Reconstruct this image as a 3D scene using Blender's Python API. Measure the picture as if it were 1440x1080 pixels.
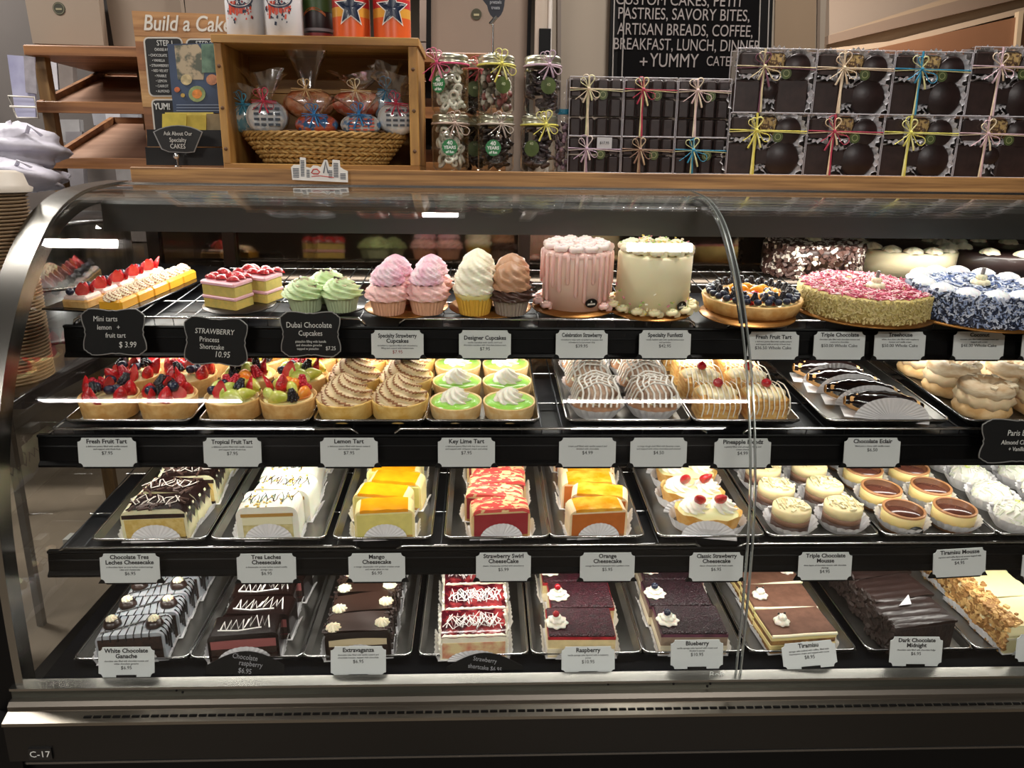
import bpy, math, random
import numpy as np
from mathutils import Vector, Matrix
for o in list(bpy.data.objects): bpy.data.objects.remove(o)
SC=bpy.context.scene; COL=SC.collection
R_=math.radians; PI=math.pi; rnd=random.Random(7)
# ---------------------------------------------------------------- camera
CAMH=1.40; F=1080.0
psi,the,rho=R_(2.3),R_(15.5),R_(0.72)
r0=Vector((math.cos(psi),-math.sin(psi),0)); h0=Vector((math.sin(psi),math.cos(psi),0))
FW=h0*math.cos(the)-Vector((0,0,1))*math.sin(the); u0=r0.cross(FW)
RT=r0*math.cos(rho)+u0*math.sin(rho); UP=RT.cross(FW)
cd=bpy.data.cameras.new('camera'); cam=bpy.data.objects.new('camera',cd); COL.objects.link(cam)
cd.sensor_width=36; cd.lens=27; cd.clip_start=.02; cd.clip_end=60
cam.matrix_world=Matrix(((RT.x,UP.x,-FW.x,0),(RT.y,UP.y,-FW.y,0),(RT.z,UP.z,-FW.z,CAMH),(0,0,0,1)))
SC.camera=cam
SC.view_settings.view_transform='Standard'; SC.view_settings.look='None'
SC.view_settings.exposure=0.0; SC.view_settings.gamma=1; SC.view_settings.use_curve_mapping=False
SC.cycles.transparent_max_bounces=24; SC.cycles.max_bounces=8
# ---------------------------------------------------------------- world and lamps
w=bpy.data.worlds.new('world'); SC.world=w; w.use_nodes=True
w.node_tree.nodes['Background'].inputs[0].default_value=(.60,.54,.47,1)
w.node_tree.nodes['Background'].inputs[1].default_value=.42
def area(name,loc,sx,sy,power,col,rot):
    l=bpy.data.lights.new(name,'AREA'); l.shape='RECTANGLE'; l.size=sx; l.size_y=sy; l.energy=power; l.color=col
    o=bpy.data.objects.new(name,l); COL.objects.link(o); o.location=loc; o.rotation_euler=rot
    return o
CASE_WHITE=(1.0,.965,.89)
CX0,CX1=-.775,1.62           # inner ends of the case
CXM=(CX0+CX1)/2; CW=CX1-CX0-.03
def at(px,py,Y=None,X=None,Z=None):
    d=RT*((px-720)/F)-UP*((py-540)/F)+FW; O=Vector((0,0,CAMH))
    t=(Y/d.y) if Y is not None else ((X/d.x) if X is not None else (Z-CAMH)/d.z)
    return O+d*t
# shelves: front line (Y,z), tilt
SH={1:(1.405,1.135,R_(6)),2:(1.275,.965,R_(6)),3:(1.25,.753,R_(6)),4:(1.165,.540,R_(3.5))}
RAILZ={1:(1.062,1.120),2:(.899,.955),3:(.702,.748)}
def SPT(r,x,d,h=0):
    y,z,t=SH[r]; return Vector((x,y+d*math.cos(t)-h*math.sin(t),z+d*math.sin(t)+h*math.cos(t)))
def onshelf(r,px,py):
    y,z,t=SH[r]; d=RT*((px-720)/F)-UP*((py-540)/F)+FW; O=Vector((0,0,CAMH))
    n=Vector((0,-math.sin(t),math.cos(t))); k=(Vector((0,y,z))-O).dot(n)/d.dot(n); p=O+d*k
    return p.x,(p.y-y)/math.cos(t)
def fx(r,px,py=None):
    return onshelf(r,px,{1:443,2:597,3:763,4:926}[r] if py is None else py)[0]
area('case_lamp_top',(CXM,1.655,1.279),CW,.030,9.5,CASE_WHITE,(R_(-24),0,0))
area('case_lamp_shelf_one',(CXM,1.462,1.088),CW,.025,4.6,CASE_WHITE,(R_(22),0,0))
area('case_lamp_shelf_two',(CXM,1.332,.926),CW,.025,4.3,CASE_WHITE,(R_(22),0,0))
area('case_lamp_shelf_three',(CXM,1.302,.722),CW,.025,3.9,CASE_WHITE,(R_(18),0,0))
# ---------------------------------------------------------------- materials
def lin(h):
    c=[int(h[i:i+2],16)/255 for i in (0,2,4)]
    return tuple(((x+.055)/1.055)**2.4 if x>.04045 else x/12.92 for x in c)+(1,)
_m={}
def mt(h,rough=.5,metal=0,var=0,sc=60,bump=0,bsc=None,sss=0,spec=.5,h2=None,coat=0,vor=False,stretch=None,thr=None):
    key=(h,rough,metal,var,sc,bump,bsc,sss,spec,h2,coat,vor,stretch,thr)
    if key in _m: return _m[key]
    m=bpy.data.materials.new('mat_'+h); m.use_nodes=True; nt=m.node_tree; b=nt.nodes['Principled BSDF']
    b.inputs['Base Color'].default_value=lin(h); b.inputs['Roughness'].default_value=rough
    b.inputs['Metallic'].default_value=metal; b.inputs['Specular IOR Level'].default_value=spec
    if coat: b.inputs['Coat Weight'].default_value=coat; b.inputs['Coat Roughness'].default_value=.08
    if sss:
        b.inputs['Subsurface Weight'].default_value=sss; b.inputs['Subsurface Scale'].default_value=.004
    if var or bump or h2:
        tc=nt.nodes.new('ShaderNodeTexCoord'); src=tc.outputs['Object']
        if stretch:
            mp=nt.nodes.new('ShaderNodeMapping'); mp.inputs['Scale'].default_value=stretch
            nt.links.new(src,mp.inputs['Vector']); src=mp.outputs['Vector']
        def tex(s,v):
            n=nt.nodes.new('ShaderNodeTexVoronoi' if v else 'ShaderNodeTexNoise'); n.inputs['Scale'].default_value=s
            if thr and stretch and not v: n.inputs['Distortion'].default_value=2.2
            if not v: n.inputs['Detail'].default_value=4
            nt.links.new(src,n.inputs['Vector']); return n.outputs['Distance'] if v else n.outputs['Fac']
        if var or h2:
            f=tex(sc,False); r=nt.nodes.new('ShaderNodeValToRGB'); nt.links.new(f,r.inputs[0])
            c=lin(h); d=lin(h2) if h2 else tuple(max(0,x*(1-var)) for x in c[:3])+(1,)
            e=c if h2 else tuple(min(1,x*(1+var)) for x in c[:3])+(1,)
            a,z=thr if thr else (.36,.64)
            r.color_ramp.elements[0].position=a; r.color_ramp.elements[1].position=z
            r.color_ramp.elements[0].color=d; r.color_ramp.elements[1].color=e
            nt.links.new(r.outputs[0],b.inputs['Base Color'])
        if bump:
            f=tex(bsc or sc,vor); bn=nt.nodes.new('ShaderNodeBump'); bn.inputs['Strength'].default_value=bump
            bn.inputs['Distance'].default_value=.002; nt.links.new(f,bn.inputs['Height']); nt.links.new(bn.outputs[0],b.inputs['Normal'])
    _m[key]=m; return m
def glassmat(name,tint=(1,1,1),base=.04,rough=.0,pw=4.0,mx=.9):
    m=bpy.data.materials.new(name); m.use_nodes=True; nt=m.node_tree; nt.nodes.clear()
    o=nt.nodes.new('ShaderNodeOutputMaterial'); t=nt.nodes.new('ShaderNodeBsdfTransparent'); g=nt.nodes.new('ShaderNodeBsdfGlossy')
    t.inputs[0].default_value=(*tint,1); g.inputs['Roughness'].default_value=rough; g.inputs[0].default_value=(1,1,1,1)
    lw=nt.nodes.new('ShaderNodeLayerWeight'); lw.inputs[0].default_value=.5
    p=nt.nodes.new('ShaderNodeMath'); p.operation='POWER'; p.inputs[1].default_value=pw
    a=nt.nodes.new('ShaderNodeMath'); a.operation='MULTIPLY_ADD'; a.inputs[1].default_value=mx; a.inputs[2].default_value=base
    x=nt.nodes.new('ShaderNodeMixShader')
    nt.links.new(lw.outputs['Facing'],p.inputs[0]); nt.links.new(p.outputs[0],a.inputs[0]); nt.links.new(a.outputs[0],x.inputs[0])
    nt.links.new(t.outputs[0],x.inputs[1]); nt.links.new(g.outputs[0],x.inputs[2]); nt.links.new(x.outputs[0],o.inputs[0])
    return m
def emis(name,col,s):
    m=bpy.data.materials.new(name); m.use_nodes=True; b=m.node_tree.nodes['Principled BSDF']
    b.inputs['Emission Color'].default_value=(*col,1); b.inputs['Emission Strength'].default_value=s; return m
GLASS=glassmat('clear_pane_glass',base=.011,tint=(.985,.99,.985))
SIDEGLASS=glassmat('side_pane_glass',base=.08,tint=(.93,.93,.92))
JARG=glassmat('jar_glass',base=.05,pw=3,tint=(.97,.98,.97))
PLAS=glassmat('clear_plastic',base=.035,pw=3,mx=.7,rough=.05,tint=(.97,.97,.98))
REARG=None
STEEL=mt('8f8d88',.27,1,var=.08,sc=3,stretch=(.3,1,1))
STEELD=mt('393837',.33,.9,var=.08,sc=4,stretch=(.2,1,1))
CHROME=mt('c8c8c8',.18,1); ALU=mt('8d8b87',.30,1,var=.1,sc=20)
BLK=mt('040405',.5,spec=.2); BLKG=mt('101012',.22); DKGREY=mt('4a4b48',.45,.3)
def wood(h,h2,sc=6,st=(.25,3,3)): return mt(h,.5,h2=h2,sc=sc,stretch=st,bump=.12,bsc=30)
PAPER=mt('e2e0e2',.7,var=.04,sc=40); TAGW=mt('c6caca',.5); INK=mt('151518',.6); CHALK=mt('d5d5d2',.8)
# ---------------------------------------------------------------- mesh builder
class MB:
    def __init__(s): s.v=[];s.f=[];s.m=[];s.s=[]
    def add(s,vs,fs,mi=0,sm=False,M=None):
        b=len(s.v); s.v+=[tuple(M@Vector(p)) for p in vs] if M else [tuple(p) for p in vs]
        for k,f in enumerate(fs):
            s.f.append([b+i for i in f]); s.m.append(mi[k] if isinstance(mi,list) else mi); s.s.append(sm)
        return s
    def box(s,x0,x1,y0,y1,z0,z1,mi=0,M=None,bev=0):
        if bev:
            b=bev; a=[(x0+b,y0),(x1-b,y0),(x1,y0+b),(x1,y1-b),(x1-b,y1),(x0+b,y1),(x0,y1-b),(x0,y0+b)]
            i=[(max(x0+b*1.2,min(x1-b*1.2,x)),max(y0+b*1.2,min(y1-b*1.2,y))) for x,y in a]
            vs=[(x,y,z0) for x,y in a]+[(x,y,z1-b) for x,y in a]+[(x,y,z1) for x,y in i]
            fs=[list(range(7,-1,-1)),list(range(16,24))]
            for l in (0,8): fs+=[[l+k,l+(k+1)%8,l+8+(k+1)%8,l+8+k] for k in range(8)]
            return s.add(vs,fs,mi,False,M)
        vs=[(x,y,z) for x in (x0,x1) for y in (y0,y1) for z in (z0,z1)]
        return s.add(vs,[(0,1,3,2),(4,6,7,5),(0,4,5,1),(2,3,7,6),(0,2,6,4),(1,5,7,3)],mi,False,M)
    def prism(s,pts,a,b,ax='y',mi=0,M=None,sm=False):
        f={'x':lambda u,v,w:(w,u,v),'y':lambda u,v,w:(u,w,v),'z':lambda u,v,w:(u,v,w)}[ax]; n=len(pts)
        vs=[f(u,v,a) for u,v in pts]+[f(u,v,b) for u,v in pts]
        s.add(vs,[list(range(n)),list(range(2*n-1,n-1,-1))],mi,False,M)
        return s.add(vs,[[(i+1)%n,i,n+i,n+(i+1)%n] for i in range(n)],mi,sm,M)
    def grid(s,fn,nu,nv,cu=False,cv=False,mi=0,sm=True,M=None,mf=None):
        vs=[fn(i,j) for j in range(nv+(0 if cv else 1)) for i in range(nu+(0 if cu else 1))]
        W=nu+(0 if cu else 1); Hh=nv+(0 if cv else 1); fs=[];ms=[]
        for j in range(nv):
            for i in range(nu):
                fs.append((j*W+i,j*W+(i+1)%W,((j+1)%Hh)*W+(i+1)%W,((j+1)%Hh)*W+i)); ms.append(mf(i,j) if mf else mi)
        return s.add(vs,fs,ms,sm,M)
    def lathe(s,prof,n=24,mi=0,c=(0,0,0),fn=None,M=None,sm=True,mf=None,sy=1):
        def g(i,j):
            t=2*PI*i/n; r,z=prof[j]; k=fn(t,j) if fn else 1
            return (c[0]+r*k*math.cos(t),c[1]+r*k*math.sin(t)*sy,c[2]+z)
        return s.grid(g,n,len(prof)-1,cu=True,mi=mi,sm=sm,M=M,mf=mf)
    def tube(s,pts,r,n=6,mi=0,M=None,closed=False,flat=1,sm=True):
        P=[Vector(p) for p in pts]; k=len(P); rr=r if isinstance(r,(list,tuple)) else [r]*k
        T=[(P[(i+1)%k]-P[i-1] if closed else P[min(i+1,k-1)]-P[max(i-1,0)]).normalized() for i in range(k)]
        up=Vector((0,0,1)) if abs(T[0].z)<.9 else Vector((0,1,0)); N=[]
        nn=(up-T[0]*up.dot(T[0])).normalized()
        for i in range(k):
            nn=nn-T[i]*nn.dot(T[i]); nn=nn.normalized() if nn.length>1e-6 else Vector((1,0,0)); N.append(nn.copy())
        def g(i,j):
            a=2*PI*i/n; b=T[j%k].cross(N[j%k]); p=P[j%k]+(N[j%k]*math.cos(a)*flat+b*math.sin(a))*rr[j%k]; return tuple(p)
        s.grid(g,n,k if closed else k-1,cu=True,cv=closed,mi=mi,sm=sm,M=M)
        if not closed:
            s.add([g(i,0) for i in range(n)],[list(range(n-1,-1,-1))],mi,False,M); s.add([g(i,k-1) for i in range(n)],[list(range(n))],mi,False,M)
        return s
    def ball(s,r,c=(0,0,0),n=10,m=6,mi=0,sc=(1,1,1),fn=None,M=None,sm=True):
        def g(i,j):
            a=2*PI*i/n; b=-PI/2+PI*j/m; k=fn(a,b) if fn else 1; q=math.cos(b) if 0<j<m else .02
            return (c[0]+r*k*q*math.cos(a)*sc[0],c[1]+r*k*q*math.sin(a)*sc[1],c[2]+r*k*math.sin(b)*sc[2])
        return s.grid(g,n,m,cu=True,mi=mi,sm=sm,M=M)
    def mesh(s,name,mats):
        me=bpy.data.meshes.new(name); me.from_pydata(s.v,[],s.f)
        for m in (mats if isinstance(mats,(list,tuple)) else [mats]): me.materials.append(m)
        me.polygons.foreach_set('material_index',s.m); me.polygons.foreach_set('use_smooth',s.s); me.update(); return me
    def build(s,name,mats,parent=None,loc=(0,0,0),rot=None):
        return put(s.mesh(name,mats),name,parent,loc,rot)
def put(me,name,parent=None,loc=(0,0,0),rot=None,sc=None):
    o=bpy.data.objects.new(name,me); COL.objects.link(o); o.location=loc
    if parent: o.parent=parent
    if rot: o.rotation_euler=rot
    if sc: o.scale=sc if isinstance(sc,(tuple,list)) else (sc,)*3
    return o
def tag(o,label=None,cat=None,group=None,kind=None):
    for k,v in (('label',label),('category',cat),('group',group),('kind',kind)):
        if v: o[k]=v
    return o
def thing(name,label,cat,loc=(0,0,0),rot=(0,0,0),group=None):
    o=bpy.data.objects.new(name,None); COL.objects.link(o); o.empty_display_size=.02; o.location=loc; o.rotation_euler=rot
    return tag(o,label,cat,group)
def clone(r,loc,rot,label,group=None,sc=None):
    c=r.copy(); COL.objects.link(c); c.location=loc; c.rotation_euler=rot; c['label']=label
    if group: c['group']=group
    if sc: c.scale=sc if isinstance(sc,tuple) else (sc,)*3
    for ch in r.children:
        k=ch.copy(); COL.objects.link(k); k.parent=c
        for g in ch.children:
            q=g.copy(); COL.objects.link(q); q.parent=k
    return c
def tilt(t,a=0): return (Matrix.Rotation(t,3,'X')@Matrix.Rotation(a,3,'Z')).to_euler()
_texts=[]
def text(s,size,mat,parent,loc=(0,0,0),rot=(PI/2,0,0),name='lettering',bold=0,shear=0,align='CENTER',ext=.0002,space=1,sx=1):
    cu=bpy.data.curves.new('txt','FONT'); cu.body=s; cu.size=size; cu.align_x=align; cu.align_y='CENTER'; cu.offset=bold; cu.shear=shear
    cu.extrude=ext; cu.resolution_u=2 if size<.02 else 4; cu.space_character=space
    o=bpy.data.objects.new('txt',cu); COL.objects.link(o); _texts.append((o,mat,parent,loc,rot,name,sx)); return o
def flush_texts():
    dg=bpy.context.evaluated_depsgraph_get()
    for o,mat,parent,loc,rot,name,sx in _texts:
        me=bpy.data.meshes.new_from_object(o.evaluated_get(dg)); me.materials.clear(); me.materials.append(mat)
        put(me,name,parent,loc,rot,(sx,1,1) if sx!=1 else None)
    for t in _texts:
        c=t[0].data; bpy.data.objects.remove(t[0]); bpy.data.curves.remove(c)
def quad(mb,P,Y,th,mi=0):
    """panel whose front face has the given real corners on the plane Y, thickness th behind it"""
    q=[at(x,y,Y=Y) for x,y in P]; n=len(q)
    mb.prism([(p.x,p.z) for p in q],Y,Y+th,'y',mi)
    return mb
ORD=['front','second','third','fourth','fifth','sixth']
# ================================================================ ROOM
tag(MB().box(-6,6,-3.5,8,-.05,0).build('floor',mt('75695a',.5,h2='5f5548',sc=2.5,bump=.05,bsc=20)),kind='structure')
tag(MB().box(-6,6,-3.5,8,3.0,3.05).build('ceiling',mt('5d574f',.9)),kind='structure')
tag(MB().box(-6,6,-3.6,-3.5,0,3).build('wall_front',mt('3a342f',.9)),kind='structure')
tag(MB().box(-6,6,7.0,7.1,0,3).build('wall_back',mt('7d7368',.8,var=.06,sc=2)),kind='structure')
tag(MB().box(-6.1,-6,-3.5,7,0,3).build('wall_left',mt('8a7f72',.8)),kind='structure')
tag(MB().box(6,6.1,-3.5,7,0,3).build('wall_right',mt('8a7f72',.8)),kind='structure')
LAMPE=emis('lamp_tube_glow',(1,.96,.9),5)
k=0
for (x,y,L,pw,lb) in ((-2.07,-1.7,1.2,66,'white tube ceiling fitting making the left streak on the glass'),(1.1,-1.7,1.2,66,'white tube ceiling fitting making the right streak on the glass'),
  (-1.8,1.56,.8,34,'short ceiling fitting above the left end of the display case'),(-1.9,-3.1,1.2,45,'far ceiling fitting behind the viewer, left of the aisle'),(1.3,-3.1,1.2,45,'far ceiling fitting behind the viewer, right of the aisle'),
  (.70,1.58,.26,30,'short ceiling fitting above the tall cakes'),(-.19,2.75,.16,16,'short ceiling fitting above the wooden crate'),
  (-2.5,2.7,1.0,80,'added unseen ceiling fitting brightening the floor and bread rack at far left'),(1.3,3.5,1.2,70,'added unseen ceiling fitting brightening the back room, right of the pillar')):  # this pair is added, out of view, to brighten left floor and background
    t=thing('ceiling_light',lb,'lamp',(x,y,2.93),group='ceiling light fittings')
    MB().box(-L/2-.03,L/2+.03,-.09,.09,.03,.07).build('housing',mt('dddddd',.5),t)
    for s in (-1,1): MB().tube([(-L/2,s*.04,.01),(L/2,s*.04,.01)],.015,8).build('tube',LAMPE,t)
    area('ceiling_lamp',(x,y,2.91),L,.12,pw,(1,.95,.885),(0,0,0))
# ================================================================ DISPLAY CASE
G=[(1.150,.50),(1.150,.62),(1.153,.74),(1.161,.84),(1.180,.93),(1.213,1.02),(1.260,1.11),(1.325,1.20),(1.40,1.272),(1.47,1.318),(1.56,1.348),(1.66,1.360),(1.77,1.366)]
def smooth(P,n=4):
    P=[Vector((*p,0)) for p in P]; out=[]
    for i in range(len(P)-1):
        a,b,c,d=P[max(i-1,0)],P[i],P[i+1],P[min(i+2,len(P)-1)]
        for k in range(n):
            t=k/n; q=.5*((2*b)+(c-a)*t+(2*a-5*b+4*c-d)*t*t+(3*b-a-3*c+d)*t**3); out.append((q.x,q.y))
    out.append((P[-1].x,P[-1].y)); return out
GS=smooth(G)
def offs(P,d):
    out=[]
    for i in range(len(P)):
        a=Vector(P[max(i-1,0)]); b=Vector(P[min(i+1,len(P)-1)]); t=(b-a).normalized(); n=Vector((-t.y,t.x)); out.append((P[i][0]+n.x*d,P[i][1]+n.y*d))
    return out
case=thing('display_case','long curved glass bakery display case with stainless steel trim','display case',(.4,1.5,0))
CL=Vector(case.location)
def cp(mb,name,mats,**k): return mb.build(name,mats,case,-CL)
def pane(x0,x1,name,mat=GLASS):
    o,i=GS,offs(GS,-.005); n=len(GS); mb=MB()
    for P in (o,i): mb.grid(lambda a,b,P=P:((x0,x1)[a],P[b][0],P[b][1]),1,n-1)
    return cp(mb,name,mat)
p1=pane(CX0+.002,.447,'curved_glass_pane'); p1['label']='left curved glass pane'
p2=pane(.456,CX1,'curved_glass_pane'); p2['label']='right curved glass pane'
# pane edges: thin polished edges either side of the seam
EDGE=mt('9da3a0',.15,.6)
for x in (.4475,.4555):
    mb=MB(); I=offs(GS,-.006)
    mb.grid(lambda a,b,x=x:((x-.0012,x+.0012)[a],GS[b][0]-.0003,GS[b][1]+.0003),1,len(GS)-1)
    mb.grid(lambda a,b,x=x:((x-.0012),(GS[b],I[b])[a][0],(GS[b],I[b])[a][1]),1,len(GS)-1)
    cp(mb,'pane_edge',EDGE)
mb=MB(); I=offs(GS,-.02); J=offs(GS,-.012)
g0=26
mb.grid(lambda a,b:((.452-.006,.452+.006)[a],J[b+g0][0],J[b+g0][1]),1,len(GS)-1-g0); cp(mb,'seam_gasket',BLK)
# end strip : curved stainless ribbon
O2=offs(GS,.004); I2=offs(GS,-.03); gi=14
mb=MB(); x1=CX0
def fw_(z):
    t=min(1,max(0,(z-.86)/.28)); return .013+.032*t*t*(3-2*t)
X0=lambda b:CX0-fw_(GS[b][1])
mb.grid(lambda a,b:((X0(b),x1)[a],O2[b][0],O2[b][1]),1,len(GS)-1)
mb.grid(lambda a,b:((x1,X0(b))[a],I2[b][0],I2[b][1]),1,len(GS)-1)
for s in (0,1): mb.grid(lambda a,b,s=s:((X0(b),x1)[s],(O2,I2)[a][b][0],(O2,I2)[a][b][1]),1,len(GS)-1)
cp(mb,'end_frame',STEEL)
mb=MB(); K2=[p for p in GS if p[1]<1.03]; KO,KI=offs(K2,.001),offs(K2,-.02); XL=CX0-.05
for P_ in (KO,KI): mb.grid(lambda a,b,P_=P_:((XL,CX0-.0135)[a],P_[b][0],P_[b][1]),1,len(K2)-1)
mb.grid(lambda a,b:(XL,(KO,KI)[a][b][0],(KO,KI)[a][b][1]),1,len(K2)-1)
mb.box(XL,CX0-.001,1.11,1.95,.08,.50); cp(mb,'end_trim',BLK)
# side glass
mb=MB(); S=offs(GS,-.012)+[(1.86,1.36),(1.86,.53)]
mb.add([(CX0-.004,y,z) for y,z in S],[list(range(len(S)))]); cp(mb,'side_glass_pane',SIDEGLASS)
mb=MB().box(CX1,CX1+.01,1.16,1.9,.1,1.36); cp(mb,'end_panel',BLK)
# lamp housing under the glass (canopy)
mb=MB().prism([(1.62,1.272),(1.62,1.326),(1.63,1.333),(1.735,1.342),(1.735,1.286),(1.63,1.286)][:6],CX0+.005,CX1,'x')
cp(mb,'lamp_housing',mt('222321',.5))
mb=MB().tube([(CX0+.03,1.655,1.2835),(CX1,1.655,1.2835)],.003,8); cp(mb,'lamp_tube',emis('case_tube_glow',(1,.96,.86),3))
mb=MB().box(CX0,CX1,1.735,1.80,1.335,1.352); mb.box(CX0+.03,CX1,1.675,1.735,1.338,1.352)
cp(mb,'top_channel',mt('b9bab4',.35,.6))
# steel clamp along the ledge
mb=MB().prism([(1.752,1.361),(1.752,1.368),(1.80,1.372),(1.80,1.36)],CX0+.0,CX1,'x'); mb.prism([(1.728,1.364),(1.728,1.367),(1.752,1.368),(1.752,1.366)],CX0,CX1,'x'); cp(mb,'glass_clamp',CHROME)
# rear doors: dark mirror-like glass sliding doors with frames
RD=mt('1a1613',.06,.0,spec=.9,coat=1)
bx=[CX0,-.60,.10,.80,CX1]
for i in range(4):
    mb=MB().box(bx[i]+.012,bx[i+1]-.012,1.872+.006*(i%2),1.877+.006*(i%2),.60,1.335)
    d=cp(mb,'rear_door',mt('4a4139',.06,.8))
for x in bx: 
    mb=MB().box(x-.014,x+.014,1.86,1.885,.56,1.36); cp(mb,'door_frame',mt('2c2724',.35,.5))
mb=MB().box(CX0,CX1,1.80,1.89,1.336,1.36); cp(mb,'rear_head_rail',BLK)
# deck and lower body
mb=MB(); y,z,t=SH[4]
mb.prism([(1.162,z-.012),(1.162,z-.001),(1.87,z-.001+.705*math.tan(t)),(1.87,z-.02+.705*math.tan(t))],CX0+.012,CX1,'x'); cp(mb,'deck',mt('020307',.6,var=.2,sc=8,spec=.04))
mb=MB().box(CX0,CX1,1.17,1.885,.06,.52); cp(mb,'base_body',BLK)
def strip(name,prof,mat): return cp(MB().prism(prof,CX0-.02,CX1,'x'),name,mat)
strip('deck_lip',[(1.138,.545),(1.138,.5495),(1.160,.553),(1.163,.545),(1.160,.53)],STEEL)
strip('glass_channel',[(1.142,.529),(1.142,.545),(1.165,.545),(1.165,.529)],mt('595b55',.36,.8,var=.15,sc=3))
strip('bumper_rail',[(1.126,.515),(1.126,.523),(1.132,.529),(1.16,.529),(1.16,.515)],mt('78726a',.33,.9,var=.15,sc=4,stretch=(.3,1,1)))
strip('grille_ledge',[(1.104,.502),(1.105,.507),(1.125,.515),(1.16,.515),(1.16,.502)],mt('8b857b',.3,.95,var=.1,sc=3))
strip('front_panel',[(1.108,.430),(1.108,.502),(1.16,.502),(1.16,.43)],STEELD)
strip('panel_foot',[(1.114,.418),(1.114,.422),(1.12,.424),(1.16,.424),(1.16,.418)],mt('767472',.25,.9))
strip('kick_plate',[(1.125,.02),(1.125,.43),(1.17,.43),(1.17,.02)],BLK)
sl=MB()
for i in range(150):
    x=-.665+i*.0158
    if x<CX1-.02: sl.box(x,x+.0125,1.1125,1.1165,.510,.5122,M=None)
o=cp(sl,'vent_slot',BLK); o['kind']='stuff'
# plates
NP=at(57,1060,Y=1.106); mb=MB().box(NP.x-.019,NP.x+.019,1.1045,1.108,NP.z-.011,NP.z+.011); pl=cp(mb,'number_plate',BLKG)
text('C-17',.017,CHALK,case,Vector((NP.x,1.104,NP.z))-CL,name='plate_lettering')
text('Boh',.017,mt('cfd3d0',.4),case,Vector((at(1008,949,Y=1.148).x,1.1488,at(1008,949,Y=1.148).z))-CL,name='glass_lettering')
for (x,zz) in ((-.52,.540),(-.51,.536),(.22,.541),(.335,.540),(.40,.539),(.395,.534)):
    cp(MB().ball(.0025,(x,1.142,zz),6,4),'rivet',BLK)
# ================================================================ LEDGE
tag(MB().box(-.766,CX1,1.762,2.18,1.3685,1.399,bev=.002).build('wooden_ledge',wood('a67a46','6f4a24',7,(.5,6,14))),'long butcher block wooden ledge on top of the display case','ledge')
# ================================================================ SHELF RACKS AND PRICE RAILS
def wire_rack(r,x0,x1,label):
    y,z,t=SH[r]; root=thing('wire_rack',label,'rack',(x0,y,z),(0,0,0),'wire racks inside the case')
    L=x1-x0
    mb=MB(); mb.tube([(.0,.02,-.022),(.0,.004,-.016),(.004,0,-.006),(.014,0,0),(L-.014,0,0),(L-.004,0,-.006),(L,.004,-.016),(L,.02,-.022)],.0026,6)
    mb.build('front_rod',CHROME,root)
    mb=MB(); mb.tube([(.004,.004,-.024),(L-.004,.004,-.024)],.0018,6); mb.build('lower_rod',CHROME,root)
    mb=MB(); n=int(L/.035); ct,st=math.cos(t),math.sin(t)
    for i in range(n+1):
        x=.01+(L-.02)*i/n; mb.tube([(x,.004,-.024),(x,0,0),(x,.42*ct,.42*st)],.0013,4)
    mb.build('wire_grid',mt('5a5c60',.35,.9),root)['kind']='stuff'
    for d in (.12,.28,.41): MB().tube([(0,d*ct,d*st-.003),(L,d*ct,d*st-.003)],.0022,6).build('cross_bar',CHROME,root)
    # truss wires at the front, zig zag
    return root
RK=[(-.745,-.215),(-.155,.40),(.462,1.60)]
for r in (1,2,3):
    for j,(a,b) in enumerate(RK):
        wire_rack(r,a,b,f"{['left','middle','right'][j]} chromed wire rack of the {['','top','second','third'][r]} shelf")
def pack_rail(r,label):
    z0,z1=RAILZ[r]; y=SH[r][0]
    root=thing('price_rail',label,'price rail',(0,y,z0),group='black price rails of the three shelves')
    H=z1-z0
    pr=[(-.012,.0),(-.0125,.004),(-.006,.010),(-.004,H*.45),(-.003,H*.6),(-.004,H*.62),(-.003,H*.65),(-.001,H-.006),(-.004,H-.003),(-.003,H),(.006,H),(.006,.0)]
    MB().prism([(u,v) for u,v in pr],-.762,CX1-.01,'x').build('channel',mt('050506',.4,spec=.15),root)
    MB().prism([(.006,H-.004),(.006,H),(.30,H+.02),(.30,H+.016)],-.745,CX1-.02,'x').build('shelf_pan',mt('141518',.4),root)
    MB().box(-.76,CX1-.02,.045,.072,H-.034+.02,H-.022+.02).build('lamp_bar',mt('b9b9b4',.4,.5),root)
    for x in (-.70,.43,1.3):
        MB().tube([(x,.30,H+.016),(x,.40,H+.03),(x,.42,H+.0),(x,.44,H-.05),(x,.45,H-.1)],.008,6).build('bracket',BLK,root)
    return root
for r in (1,2,3): pack_rail(r,f"black grooved price rail along the {['','top','second','third'][r]} shelf front")
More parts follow.
